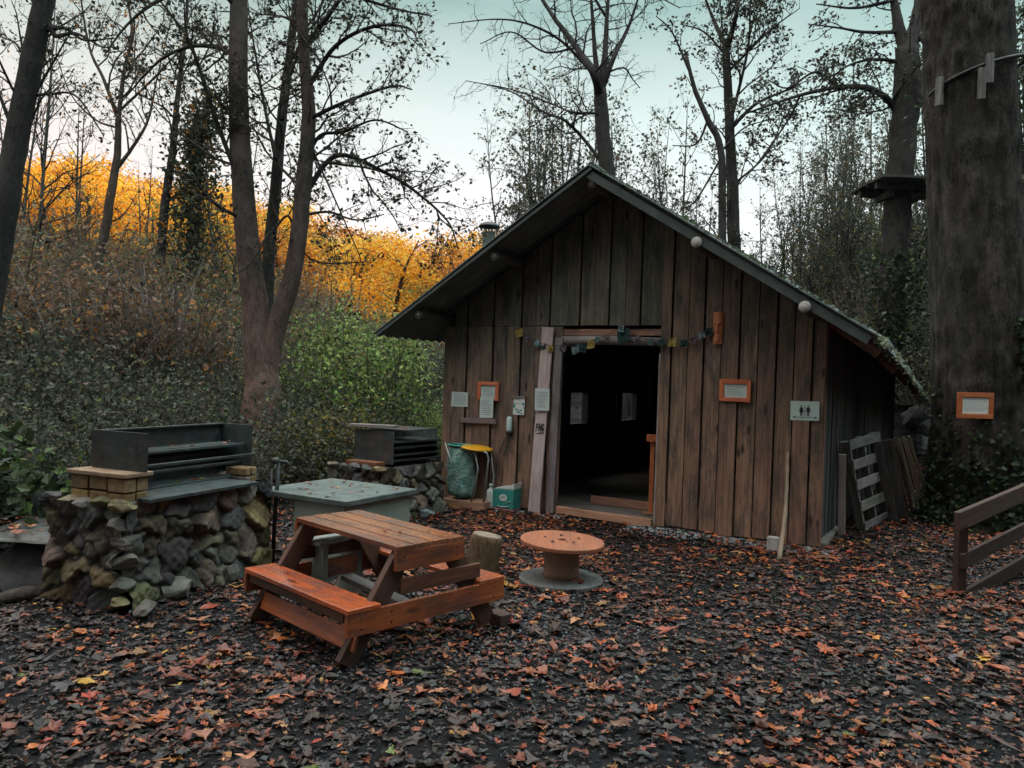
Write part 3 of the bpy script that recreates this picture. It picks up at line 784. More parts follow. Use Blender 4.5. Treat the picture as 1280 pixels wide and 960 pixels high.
# pale plank leaning on the wall, with graffiti
pl = thing('leaning_plank', S(1.38, .12, 0), 'tall pale plank with black graffiti leaning beside the doorway', 'plank')
a = fpx(668, 639, .10); b = fpx(685.5, 409, .07)
P0, P1 = S(a[0], .11, .01), S(b[0], .075, b[1])
ax = unit(P1 - P0); ay = unit(HU - ax * (HU @ ax)); az = np.cross(ax, ay); az = az if az @ HN > 0 else -az
mb = MB(); mb.box((P0 + P1) / 2, ax, ay, az, np.linalg.norm(P1 - P0), .15, .022); mb.build('board', M['pinkwood'], pl, .003)
def strokes(paths, c, ex, ey, n, sc_, r, name, mat, parent):
    mb = MB()
    for p in paths:
        pts = [c + ex * x * sc_ + ey * y * sc_ + n * .002 for x, y in p]
        for s0, s1 in zip(pts[:-1], pts[1:]):
            d = unit(s1 - s0); mb.box((s0 + s1) / 2, d, np.cross(n, d), n, np.linalg.norm(s1 - s0) + r * .8, r, .003)
    return mb.build(name, M[mat], parent)
gc_ = P0 + ax * ((fpx(677, 535, .1)[1] - .01) / ax[2]) + az * .012
FNG = [[(-1.0, -.8), (-.85, .8)], [(-.95, .75), (-.3, .9)], [(-.95, .05), (-.45, .2)],
       [(-.3, -.7), (-.15, .75)], [(-.15, .75), (.2, -.6)], [(.2, -.6), (.35, .85)],
       [(1.0, .75), (.7, .9), (.5, .2), (.6, -.6), (.95, -.5), (1.0, .0), (.75, .02)], [(-.9, -1.45), (0.1, -1.15), (.95, -1.05)]]
strokes(FNG, gc_, ay, ax, az, .052, .013, 'graffiti', 'ink', pl)
q = notice([(669, 485.5), (687, 486), (686.5, 513.5), (668.5, 513)], 'tall paper notice fixed across the pale leaning plank', 9, o=.125)

# lantern on its bracket
la = thing('wall_lantern', S(*[fpx(636, 540)[0], FO, fpx(636, 540)[1]]), 'slim glass wall lantern with wire loop left of the door', 'lantern')
u0, zt = fpx(637, 521, .09); _, zb_ = fpx(635, 539, .09)
mb = MB(); mb.lathe(S(u0, .09, zb_), [(.001, 0), (.033, 0), (.036, .02), (.033, zt - zb_ - .02), (.025, zt - zb_), (.001, zt - zb_ + .002)], 14); mb.build('glass', M['sign'], la)
mb = MB(); mb.lathe(S(u0, .09, zb_ - .03), [(.001, 0), (.03, 0), (.05, .01), (.05, .03), (.001, .032)], 14); mb.bar(S(u0, .05, zb_ + .05), S(u0, .09, zb_ + .05), .03, .012); mb.build('holder', M['black'], la)
mb = MB(); pts = [fpx(*p, .08) for p in ((634, 543), (624, 565), (630, 568), (638, 545))]
mb.tube([S(p[0], .08, p[1]) for p in pts + pts[:1]], .006, 6); mb.build('wire_loop', M['black'], la)

# orange framed notice and toilet sign on the right
framed([(900, 473.5), (939.5, 475), (938.5, 503), (899.5, 501)], [(905.5, 479.5), (934, 480.5), (933.5, 497.5), (905, 496.5)], 'orange framed landscape notice on the planks right of the doorway', 4, .05)
sg = [(988.5, 501), (1024.5, 502), (1024, 526), (988, 525)]
so = .05
mb = MB(); px_quad(mb, sg, so, .006); sign = tag(mb.build('toilet_sign', M['sign']), 'pale toilet sign with two figures and an arrow near the hut corner', 'sign')
tl, tr, br, bl = [np.array(fpx(x, y, so)) for x, y in sg]
def sp_(x, y): a = tl * (1 - x) + tr * x; b = bl * (1 - x) + br * x; return a * (1 - y) + b * y
def sq(mb, pts): quad(mb, [sp_(*p) for p in pts], so + .0075, None, .002)
def disc(mb, c, rx, ry, n=14): sq(mb, [(c[0] + rx * math.cos(k * 2 * PI / n), c[1] + ry * math.sin(k * 2 * PI / n)) for k in range(n)])
mb = MB()
disc(mb, (.38, .255), .028, .042); disc(mb, (.62, .255), .028, .042)
sq(mb, [(.335, .32), (.425, .32), (.455, .53), (.43, .53), (.415, .42), (.445, .6), (.315, .6), (.345, .42), (.33, .53), (.305, .53)])
sq(mb, [(.345, .6), (.372, .6), (.372, .76), (.345, .76)]); sq(mb, [(.388, .6), (.415, .6), (.415, .76), (.388, .76)])
sq(mb, [(.565, .32), (.675, .32), (.70, .55), (.672, .55), (.66, .42), (.66, .58), (.58, .58), (.58, .42), (.568, .55), (.54, .55)])
sq(mb, [(.58, .58), (.612, .58), (.612, .76), (.58, .76)]); sq(mb, [(.628, .58), (.66, .58), (.66, .76), (.628, .76)])
sq(mb, [(.493, .24), (.507, .24), (.507, .76), (.493, .76)])
sq(mb, [(.15, .822), (.77, .822), (.77, .845), (.15, .845)]); sq(mb, [(.06, .833), (.17, .78), (.15, .833), (.17, .886)])
mb.build('pictogram', M['ink'], sign)
mb = MB(); disc(mb, (.86, .85), .06, .055); mb.build('emblem', M['inkgrey'], sign)

# carved mask
cu_, cz1 = fpx(899.5, 390.5, .05); _, cz0 = fpx(896.5, 430, .05); H = cz1 - cz0; cu_ = fpx(898, 410, .05)[0]
mk = thing('carved_mask', S(cu_, .05, cz0), 'long narrow carved orange wooden face mask beside the prayer flags', 'mask')
mb = MB(); ns, nt_ = 15, 30; V = []
for j in range(nt_):
    t = j / (nt_ - 1)
    wd = .055 * (1 - .12 * (1 - t) ** 2) * (1 if t > .25 else math.sqrt(max(.02, 1 - ((.25 - t) / .26) ** 2)))
    for i in range(ns):
        s_ = -1 + 2 * i / (ns - 1); d = .045 * math.sqrt(max(0, 1 - s_ * s_ * .96)) * (1 if t > .1 else .5 + 5 * t)
        d += .022 * math.exp(-(s_ / .16) ** 2) * (1 if .33 < t < .62 else 0) * (1.1 - (t - .33) * 1.8)
        d += .012 * math.exp(-((t - .645) / .02) ** 2) * (1 if abs(s_) < .8 else 0)
        d -= .012 * math.exp(-((t - .60) / .022) ** 2) * (1 if .2 < abs(s_) < .75 else 0)
        d += .008 * math.exp(-((t - .25) / .025) ** 2) * (1 if abs(s_) < .5 else 0)
        V.append(S(cu_ + s_ * wd, .05 + d, cz0 + t * H))
a = (np.arange(nt_ - 1)[:, None] * ns + np.arange(ns - 1)).ravel()
mb.add(V, [np.stack([a, a + 1, a + ns + 1, a + ns], 1)], smooth=True)
mb.poly([S(cu_ + q[0], .052, cz0 + q[1]) for q in ((-.045, .0), (.045, .0), (.053, H), (-.053, H))], HN * .02)
mb.build('face', M['clay'], mk)
mb = MB()
for sx in (-1, 1): quad(mb, [(cu_ + sx * .012, cz0 + .588 * H), (cu_ + sx * .038, cz0 + .592 * H), (cu_ + sx * .038, cz0 + .608 * H), (cu_ + sx * .012, cz0 + .61 * H)][::sx], .083, None, .006)
for k in range(6):
    x0, x1 = -.026 + k * .0087, -.026 + (k + 1) * .0087
    f = lambda x: cz0 + .215 * H + 18 * x * x
    quad(mb, [(cu_ + x0, f(x0) - .004), (cu_ + x1, f(x1) - .004), (cu_ + x1, f(x1) + .004), (cu_ + x0, f(x0) + .004)], .088, None, .008)
mb.build('carving', M['ink'], mk)

# prayer flags
ft = thing('prayer_flag_string', S(2.2, .08, 1.95), 'drooping string of small coloured prayer flags above the doorway', 'flag string')
FL = [(649, 412, 'y', 11), (660, 421, 'p', 7), (670, 427, 'b', 9), (679, 430, 'g', 8), (688, 432, 'y', 9), (705, 432, 'p', 9), (719, 433, 'b', 11), (729, 431, 'g', 11), (739, 426, 'y', 11),
      (748, 422, 'g2', 8), (758, 419, 'p', 6), (777, 408, 'b', 8), (779, 412, 'g', 17), (797, 421, 'p', 7), (812, 425, 'g2', 8), (826, 425, 'g', 9), (841, 424, 'y', 10), (855, 426, 'g', 8), (867, 423, 'p', 7), (877, 416, 'b', 8), (886, 411, 'g', 9)]
CC = dict(y=(.40, .33, .10), p=(.16, .14, .17), b=(.22, .33, .36), g=(.035, .075, .075), g2=(.12, .19, .18))
FOO = .09
cp = [(645, 410)] + [(x, y) for x, y, _, _ in FL if x != 779] + [(892, 408)]
cp = [S(*[fpx(x, y, FOO)[0], FOO, fpx(x, y, FOO)[1]]) for x, y in cp]
mb = MB(); mb.tube(cp, .004, 5, t=(.06, .07, .07)); mb.build('cord', M['black'], ft)
for x, y, c, w_ in FL:
    u_, z_ = fpx(x, y, FOO); w = w_ / 108 * .76; n = 5; V = []; tl_ = RNG.normal(0, .25); ph = RNG.uniform(0, 6)
    for j in range(n):
        for i in range(n):
            a_, b_ = (i / (n - 1) - .5) * w * 1.25, -j / (n - 1) * w * 1.3
            V.append(S(u_ + a_ * math.cos(tl_) - b_ * math.sin(tl_) * .7, FOO + .012 * math.sin(ph + a_ * 60) + .01 * j * RNG.random(), z_ + .01 + a_ * math.sin(tl_) + b_ * math.cos(tl_)))
    a = (np.arange(n - 1)[:, None] * n + np.arange(n - 1)).ravel()
    mb = MB(); mb.add(V, [np.stack([a, a + n, a + n + 1, a + 1], 1)], t=np.array(CC[c]) * RNG.uniform(.6, .95)); mb.build('flag', M['cloth'], ft)

# small post with a flat top inside the doorway
st = thing('wooden_stand', at(814, 634, 8.9) * np.array([1, 1, 0]) + HZ * .06, 'thin orange wooden post with a flat top inside the doorway', 'stand')
a = at(814, 634, 8.95); b = at(816, 552, 8.95)
mb = MB(); mb.bar(np.array([b[0], b[1], .06]), b, .045, .045, (0, 1, 0)); mb.build('post', M['orange'], st, .003)
mb = MB(); mb.box(b + HZ * .04, (1, 0, 0), (0, 1, 0), HZ, .13, .12, .08); mb.build('top', M['orange'], st, .004)
mb = MB(); mb.box(np.array([b[0] - .02, b[1], .075]), (1, 0, 0), (0, 1, 0), HZ, .16, .16, .03, (.8, .8, .8)); mb.build('foot', M['tan'], st, .004)
#@@THINGS
# ================================================================== STONEWORK
import bmesh
bm = bmesh.new(); bmesh.ops.create_icosphere(bm, subdivisions=3, radius=1.0)
ICO = np.array([v.co[:] for v in bm.verts]); ICOF = np.array([[v.index for v in f.verts] for f in bm.faces]); bm.free()
def rock(mb, c, ax, ay, az, rx, ry, rz, t, cuts=9):
    v = ICO.copy()
    for d in rand_unit(cuts):
        lim = RNG.uniform(.42, .85); k = np.maximum(0, v @ d - lim); v = v - k[:, None] * d * .98
    ph = RNG.uniform(0, 6, 3)
    v = v * (1 + .05 * np.sin(v[:, :1] * 7 + ph[0]) * np.cos(v[:, 1:2] * 6 + ph[1]) + .03 * np.sin(v[:, 2:] * 13 + ph[2]))
    P = np.asarray(c) + v[:, :1] * rx * np.asarray(ax) + v[:, 1:2] * ry * np.asarray(ay) + v[:, 2:] * rz * np.asarray(az)
    mb.add(P, [ICOF], None, t, False)
STONEP = [(4, (.21, .20, .175)), (2.5, (.13, .13, .125)), (3, (.29, .23, .17)), (1.3, (.30, .225, .12)), (.9, (.20, .19, .095)), (1.5, (.27, .27, .26)), (1, (.085, .085, .085))]
def rubble(mb, O, ex, ez, nrm, L, H, rmin, rmax, flare=0.0, density=60, dark=1.0):
    """irregular stones set over one wall face"""
    pts = []
    for _ in range(int(density * L * H * 40)):
        r = RNG.uniform(rmin, rmax) if _ < density * L * H * 6 else RNG.uniform(rmin * .45, rmax * .55)
        x, z = RNG.uniform(0, L), RNG.uniform(.0, H)
        if all(((x - q[0]) / 1.15) ** 2 + ((z - q[1]) / .9) ** 2 > (.80 * (r + q[2])) ** 2 for q in pts): pts.append((x, z, r))
    for x, z, r in pts:
        a = RNG.normal(0, .35); cx = math.cos(a) * ex + math.sin(a) * ez; cz = -math.sin(a) * ex + math.cos(a) * ez
        out = flare * (1 - z / H) ** 2
        rock(mb, O + ex * x + ez * z + nrm * (out + RNG.uniform(-.02, .025)), cx, cz, nrm, r * RNG.uniform(1.05, 1.4), r * RNG.uniform(.8, 1.05), r * RNG.uniform(.5, .75), pick(STONEP, 1)[0] * dark)
def masonry(mb, O, ex, ez, nrm, L, H, cell, flare=0.0, depth=.05):
    """fitted rubble: cells with recessed joints, relief on a fine grid"""
    step = .0125; nx, nz = int(L / step) + 1, int(H / step) + 1
    X, Z = np.meshgrid(np.linspace(0, L, nx), np.linspace(0, H, nz), indexing='ij')
    sd_ = []
    rows = max(2, int(round(H / (cell * .8))))
    for r_ in range(rows):
        cols = max(2, int(round(L / (cell * RNG.uniform(.85, 1.35)))))
        for c_ in range(cols): sd_.append(((c_ + .5 + RNG.uniform(-.36, .36) + .25 * (r_ % 2)) * L / cols, (r_ + .5 + RNG.uniform(-.34, .34)) * H / rows))
    for _ in range(int(len(sd_) * .45)): sd_.append((RNG.uniform(0, L), RNG.uniform(0, H)))
    sd_ = np.array(sd_); wt = RNG.uniform(-.018, .028, len(sd_))
    wx = X + .016 * np.sin(Z * 31 + X * 9) + .008 * np.sin(X * 67 + Z * 41); wz = Z + .014 * np.sin(X * 27 + Z * 13) + .008 * np.sin(Z * 71 - X * 37)
    D = np.sqrt(((wx[..., None] - sd_[:, 0]) * .85) ** 2 + (wz[..., None] - sd_[:, 1]) ** 2) - wt
    idx = np.argsort(D, -1)[..., :2]; d1 = np.take_along_axis(D, idx[..., :1], -1)[..., 0]; d2 = np.take_along_axis(D, idx[..., 1:], -1)[..., 0]
    e_ = np.clip((d2 - d1) / .045, 0, 1); i1 = idx[..., 0]
    offs = RNG.uniform(.25, 1.0, len(sd_)); tx, tz_ = RNG.normal(0, .22, (2, len(sd_)))
    rel = e_ ** .55
    hh = rel * (depth * offs[i1] + .02 + (X - sd_[i1, 0]) * tx[i1] + (Z - sd_[i1, 1]) * tz_[i1]) + rel * (.006 * np.sin(X * 90 + i1) * np.sin(Z * 80 + 2 * i1) + RNG.normal(0, .0022, X.shape))
    hh = hh + flare * (1 - Z / H) ** 2
    cols_ = pick(STONEP, len(sd_), .2)[i1]
    grime = .72 + .28 * np.sin(X * 19 + i1 * 1.7) * np.sin(Z * 23 + i1)
    mort = np.array((.060, .054, .048))
    k = np.clip((e_ - .18) / .25, 0, 1)[..., None]
    T_ = mort * (1 - k) + cols_ * grime[..., None] * k
    T_ = T_ * (1 + RNG.normal(0, .10, X.shape))[..., None]
    P = O + X[..., None] * ex + Z[..., None] * ez + hh[..., None] * nrm
    ii_, jj_ = np.meshgrid(np.arange(nx - 1), np.arange(nz - 1), indexing='ij'); q = (ii_ * nz + jj_).ravel()
    f = np.stack([q, q + nz, q + nz + 1, q + 1], 1)
    if np.dot(np.cross(ex, ez), nrm) < 0: f = f[:, ::-1]
    mb.add(P, [f], None, np.clip(T_, .01, 1).reshape(-1, 3), True)
def brick_block(mb, O, ex, ey, L, W, z0, z1, rows, n):
    h = (z1 - z0) / rows
    for k in range(rows):
        m = n + (k % 2) * 0; 
        for i in range(m):
            for j in range(2):
                c = O + ex * (L * (i + .5) / m) + ey * (W * (j + .5) / 2) + HZ * (z0 + h * (k + .5))
                if k == rows - 1 and rows > 1: t = np.array((.30, .20, .11))
                else: t = [np.array((.34, .235, .10)), np.array((.27, .17, .08)), np.array((.24, .22, .20)), np.array((.38, .27, .12))][RNG.integers(4)]
                mb.box(c + RNG.normal(0, .003, 3), ex, ey, HZ, L / m - .012, W / 2 - .010, h - .012, t * RNG.uniform(.8, 1.15))
def barbecue(A, e, L, D, hs, label, group, cap_l, plates, seed):
    e = unit(e); b = np.array([-e[1], e[0], 0]); nf = -b; nl = -e
    t = thing('stone_barbecue', A + e * L / 2 + b * D / 2, label, 'barbecue', group)
    mb = MB(); mb.box(A + e * L / 2 + b * D / 2 + HZ * hs / 2, e, b, HZ, L - .10, D - .10, hs - .02); mb.build('mortar_core', M['mortar'], t)
    mb = MB()
    masonry(mb, A - nf * .03, e, HZ, nf, L, hs, .21, .07)
    masonry(mb, A - nl * .03, b, HZ, nl, D, hs, .19, .07)
    masonry(mb, A + e * (L - .03), b, HZ, e, D, hs, .19, .03)
    for z_ in np.arange(.06, hs, .125):          # corner stones tie the faces together
        rock(mb, A + HZ * z_ + (e + b) * .03 - (e + b) * .06 * (1 - z_ / hs) ** 2, unit(e + b * .2), unit(b - e * .2), HZ, RNG.uniform(.085, .12), RNG.uniform(.08, .11), .066, pick(STONEP, 1)[0], 14)
    for q in np.arange(.02, D, .16): rock(mb, A + b * q + HZ * (hs - .01), e, b, HZ, .10, .095, .05, pick(STONEP, 1)[0], 14)
    for q, o_ in ((-.02, .22), (.25, .10), (.62, .09)): rock(mb, A + e * (q * L) + nf * o_ + HZ * .05, unit(e + nf * RNG.normal(0, .3)), unit(nf + HZ * .3), HZ, RNG.uniform(.10, .16), .10, RNG.uniform(.08, .13), pick(STONEP, 1)[0], 16)
    mb.build('stonework', M['stone'], t)
    return t, e, b
A1 = onz(150, 768); B1 = onz(335, 708); e1 = unit(B1 - A1)
A1 = A1 + e1 * .06 + np.array([-e1[1], e1[0], 0]) * .06
t, e, b = barbecue(A1, e1, 1.42, .68, .69, 'large stone barbecue with black steel hearth at the left of the picnic table', 'stone barbecues', .5, None, 1)
P = A1
mb = MB(); brick_block(mb, P + e * .0 + b * -.0, b, e, .50, .20, .66, .86, 2, 3); mb.box(P + b * .25 + e * .10 + HZ * .874, b, e, HZ, .53, .235, .03, (.36, .25, .17)); mb.build('brick_pier', M['brick'], t, .006)
mb = MB(); brick_block(mb, P + e * 1.26 + b * .10, b, e, .22, .13, .66, .80, 2, 1); mb.build('brick_pier', M['brick'], t, .006)
mb = MB(); mb.box(P + e * .64 + b * .07 + HZ * .705, e, b, HZ, 1.06, .34, .025, (1, 1, 1)); mb.build('front_shelf', M['steel2'], t, .003)
mb = MB(); mb.box(P + e * .72 + b * .38 + HZ * .72, e, b, HZ, 1.08, .30, .02); mb.build('hearth_plate', M['steel2'], t, .003)
mb = MB(); mb.box(P + e * .13 + b * .20 + HZ * 1.02, b, HZ, e, .50, .26, .008); mb.build('side_plate', M['steel'], t, .002)
mb = MB(); mb.box(P + e * .78 + b * .50 + HZ * .93, e, HZ, b, 1.24, .42, .008); mb.box(P + e * .78 + b * .485 + HZ * 1.135, e, b, HZ, 1.24, .04, .012); mb.build('back_plate', M['steel'], t, .002)
mb = MB(); mb.box(P + e * 1.40 + b * .38 + HZ * .94, b, HZ, e, .42, .40, .008); mb.build('side_plate', M['steel2'], t, .002)
for zz, bb in ((.98, .36), (.90, .26), (.83, .40)):
    mb = MB(); mb.bar(P + e * .22 + b * (bb - .12) + HZ * zz, P + e * 1.39 + b * (bb - .12) + HZ * (zz - .0), .03, .02); mb.bar(P + e * .22 + b * (bb + .2) + HZ * zz, P + e * 1.39 + b * (bb + .2) + HZ * zz, .03, .02)
    if zz > .95: mb.box(P + e * .80 + b * (bb + .08) + HZ * (zz + .004), e, b, HZ, 1.16, .24, .008)
    mb.build('grill_shelf', M['steel'] if zz < .95 else M['steel2'], t, .002)
A2 = np.array([-1.36, 8.02, 0]); e2_ = unit((.55, .93, 0)); 
t, e, b = barbecue(A2, e2_, 1.12, .72, .60, 'smaller stone barbecue with black steel hearth close to the left corner of the hut', 'stone barbecues', .4, None, 2)
P = A2
mb = MB(); mb.box(P + e * .12 + b * .30 + HZ * .63, b, e, HZ, .42, .16, .045, (.42, .27, .17)); mb.build('pier_board', M['tan'], t, .004)
mb = MB(); mb.box(P + e * .25 + b * .30 + HZ * .80, b, HZ, e, .56, .36, .01); mb.build('side_plate', M['steel'], t, .002)
mb = MB(); mb.box(P + e * .70 + b * .56 + HZ * .80, e, HZ, b, .90, .34, .01); mb.build('back_plate', M['steel'], t, .002)
mb = MB(); mb.box(P + e * .68 + b * .25 + HZ * .985, b, e, HZ, .55, .50, .012); mb.build('hood_plate', M['steel'], t, .002)
mb = MB(); mb.box(P + e * 1.12 + b * .32 + HZ * .82, b, HZ, e, .48, .32, .01); mb.build('side_plate', M['steel2'], t, .002)
for zz in (.66, .72, .80, .86):
    mb = MB(); mb.bar(P + e * .26 + b * .03 + HZ * zz, P + e * 1.12 + b * .05 + HZ * (zz - .01), .035, .02); mb.box(P + e * .69 + b * .25 + HZ * zz, e, b, HZ, .84, .36, .006); mb.build('grill_shelf', M['steel'], t, .002)
mb = MB(); mb.bar(P + e * .24 + b * .62 + HZ * 1.02, P + e * .30 + b * .05 + HZ * 1.03, .14, .03); tag(mb.build('loose_board', M['greywood'], None, .003), 'short grey board lying on top of the smaller stone barbecue', 'board')

# grey box table between the barbecues
T0 = onz(431, 627, .60); ta = unit(onz(510, 613, .60) - T0); tb = np.array([-ta[1], ta[0], 0])
t = thing('box_table', T0 + ta * .45 + tb * .45 - HZ * .60, 'low grey boxed table with leaves on top standing behind the picnic table', 'table')
mb = MB(); mb.box(T0 + ta * .45 + tb * .48 + HZ * -.02, ta, tb, HZ, .92, 1.0, .045); mb.build('table_top', M['greytop'], t, .006)
mb = MB(); mb.box(T0 + ta * .45 + tb * .30 + HZ * -.32, ta, tb, HZ, .84, .54, .555); mb.build('cabinet', M['greybody'], t, .005)
for q in (.06, .84):
    mb = MB(); mb.bar(T0 + ta * q + tb * .92 + HZ * -.60, T0 + ta * q + tb * .92 + HZ * -.044, .05, .05, (0, 1, 0)); mb.build('leg', M['greybody'], t, .003)
# low grey bench seen under the picnic table
q = at(418, 668, 5.35); bz = q[2]; g0 = np.array([q[0], q[1], 0])
t = thing('low_bench', g0, 'low pale grey bench half hidden behind the picnic table', 'bench')
mb = MB(); mb.box(g0 + HZ * (bz - .015), ta, tb, HZ, .50, .22, .03); mb.build('seat', M['greybody'], t, .004)
for k in (-.18, .18):
    mb = MB(); mb.box(g0 + ta * k + HZ * (bz - .03) / 2, ta, tb, HZ, .05, .19, bz - .03); mb.build('leg', M['greybody'], t, .003)
# black tap post
q = at(345, 572, 6.35)
t = thing('standpipe', (q[0], q[1], 0), 'thin black standpipe with tap head beside the large stone barbecue', 'tap')
mb = MB(); mb.tube([(q[0], q[1], 0), (q[0] + .01, q[1], .5), (q[0] + .03, q[1], q[2] - .03)], .017, 8); mb.tube([(q[0] - .05, q[1], 0), (q[0] - .03, q[1], q[2] - .1)], .012, 8); mb.build('pipe', M['steel'], t)
mb = MB(); mb.lathe(q - HZ * .05, [(.001, 0), (.03, 0), (.035, .03), (.02, .05), (.001, .055)], 10); mb.tube([q - HZ * .03, q + np.array([.10, -.02, -.03]), q + np.array([.12, -.02, -.07])], .012, 8); mb.build('tap_head', M['steel'], t)

# ================================================================== PICNIC TABLE
H_T, H_S = .625, .335
cD = onz(496, 684, H_T); cC = onz(581, 670, H_T); cA = onz(369, 647, H_T); cB = onz(450, 637, H_T)
ctr = (cA + cB + cC + cD) / 4; ln = unit((cD - cA) + (cC - cB)); ln[2] = 0; ln = unit(ln); wd = np.array([-ln[1], ln[0], 0])
if wd @ (cC - cD) < 0: wd = -wd
LT = .5 * (np.linalg.norm(cD - cA) + np.linalg.norm(cC - cB)); WT = .5 * (np.linalg.norm(cC - cD) + np.linalg.norm(cB - cA))
pc = ctr * np.array([1, 1, 0])
def PT(x, y, z): return pc + ln * x + wd * y + HZ * z     # x along the boards (+ = near end), y across (+ = away)
t = thing('picnic_table', pc, 'small orange brown picnic table with attached benches on the leaf covered ground', 'picnic table')
mb = MB(); n = 4
for i in range(n):
    w = WT / n
    mb.box(PT(RNG.normal(0, .004), -WT / 2 + w * (i + .5), H_T - .014), ln, wd, HZ, LT, w - .012, .028, np.array([.72, .80, .92]) if i == 0 else rt(.85, 1.1, .03) * np.array([.92, 1.1, 1.2]))
for sx in (1, -1):
    for i in range(n):
        for q in (-.3, .3): mb.box(PT(sx * (LT / 2 - .03), -WT / 2 + WT / n * (i + .5 + q * .8), H_T + .0006), ln, wd, HZ, .009, .009, .002, (.12, .14, .16))
mb.build('table_top', M['picnic'], t, .004)
for sx in (1, -1):
    mb = MB(); mb.box(PT(sx * (LT / 2 - .012), 0, H_T - .029 - .055), wd, ln, HZ, WT, .026, .11, (1.0, .95, .9)); [mb.box(PT(sx * (LT / 2 + .0015), y_, H_T - .085 + z_), wd, ln, HZ, .010, .002, .010, (.15, .15, .15)) for y_ in (-.20, .0, .2) for z_ in (-.02, .025)]; mb.build('apron', M['picnic'], t, .004)
SW = .215; YS = .59 - SW / 2 + .0
for sy in (-1, 1):
    mb = MB(); mb.box(PT(0, sy * YS, H_S - .014), ln, wd, HZ, LT + .06, SW, .028, (1.25, .95, .85) if sy < 0 else (1.1, 1, 1)); mb.build('seat', M['picnic'], t, .004)
    mb = MB(); mb.box(PT(0, sy * (YS + SW / 2 - .02), H_S - .055), ln, wd, HZ, LT - .06, .02, .05, (.6, .55, .5)); mb.build('seat_edge', M['picnic_dark'], t, .002)
for sx in (1, -1):
    mb = MB(); mb.box(PT(sx * (LT / 2 + .014), 0, H_S - .029 - .058), wd, ln, HZ, 1.18, .028, .125, (1, .92, .85)); [mb.box(PT(sx * (LT / 2 + .0285), y_, H_S - .087 + z_), wd, ln, HZ, .011, .002, .011, (.15, .15, .15)) for y_ in (-.5, -.3, .3, .5) for z_ in (-.03, .03)]; mb.build('crossbeam', M['picnic'], t, .004)
    for sy in (-1, 1):
        a = PT(sx * (LT / 2 - .055), sy * (WT / 2 - .10), H_T - .03); bq = PT(sx * (LT / 2 - .055), sy * .545, .01)
        mb = MB(); d = unit(bq - a); mb.box((a + bq) / 2, d, np.cross(d, ln), ln, np.linalg.norm(bq - a), .12, .045, (1, 1, 1)); mb.build('leg', M['picnic_dark'] if sx < 0 else M['picnic_dark'], t, .004)
    # boards closing the end between beam and top
    mb = MB(); mb.box(PT(sx * (LT / 2 - .02), .10, H_S + .055), wd, ln, HZ, .62, .022, .09, (1.1, .9, .8)); mb.build('end_board', M['picnic_dark'], t, .003)
mb = MB(); mb.box(PT(0, -.505, .135), ln, unit(np.cross(ln, unit(wd * .62 + HZ))), unit(wd * .35 + HZ), LT - .02, .024, .11, (1.15, 1.05, 1.0)); mb.build('foot_rail', M['picnic'], t, .004)
mb = MB(); mb.box(PT(-.05, .1, .17), unit(ln + wd * -.1), wd, HZ, LT - .15, .10, .035, (.8, .8, .8)); mb.build('lower_board', M['greywood'], t, .004)
mb = MB(); mb.box(PT(LT / 2 - .02, .60, .045), wd, ln, HZ, .10, .14, .08, (1, 1, 1)); tag(mb.build('wood_block', M['picnic_dark'], None, .004), 'small dark block lying against the right front foot of the picnic table', 'wood block')

# cable reel used as a low table
rc = onz(701, 724, .02); rc = np.array([rc[0], rc[1], 0]); RR = .335
t = thing('cable_reel_table', rc, 'low round cable reel table with rust orange top and grey base', 'table')
mb = MB(); mb.lathe(rc, [(.001, .0), (RR - .005, .0), (RR, .006), (RR, .032), (RR - .006, .038), (.001, .039)], 44, (0, 0, 1), smooth=False); mb.build('base_disc', M['reelbase'], t, .003)
mb = MB()
mb.lathe(rc, [(.001, .039), (.142, .039), (.140, .17), (.142, .302), (.001, .303)], 40); mb.lathe(rc, [(.143, .05), (.146, .052), (.146, .062), (.143, .064)], 40, t=(.5, .5, .5))
mb.build('drum', M['drum'], t, .002)
tn = unit((.035, -.02, 1))
mb = MB(); mb.lathe(rc + HZ * .30, [(.035, -.0), (RR - .005, -.0), (RR, .005), (RR, .03), (RR - .006, .035), (.035, .036), (.035, .0)], 44, tn, smooth=False); mb.build('top_disc', M['spool'], t, .002)
mb = MB()
for k in range(5):
    a = k * 1.26 + .3; mb.lathe(rc + HZ * .337 + np.array([.14 * math.cos(a), .14 * math.sin(a), .004]), [(.001, 0), (.012, 0), (.010, .006), (.001, .007)], 8, tn)
mb.build('bolt', M['black'], t)
# stump
sb = onz(600, 716); ax_ = unit((.16, .03, 1))
t = thing('log_stump', sb, 'upright sawn log stump leaning slightly behind the picnic table', 'stump')
mb = MB(); P_, R_ = spline([sb, sb + ax_ * .15, sb + ax_ * .31], [.15, .135, .125], 8); mb.tube(P_, R_, 22, True, rough=.035, t=(1.25, 1.0, .72)); mb.build('bark', M['bark_twin'], t)
mb = MB(); mb.lathe(sb + ax_ * .306, [(.001, 0), (.118, 0), (.116, .012), (.06, .016), (.001, .016)], 22, ax_); mb.build('sawn_face', M['endgrain'], t)

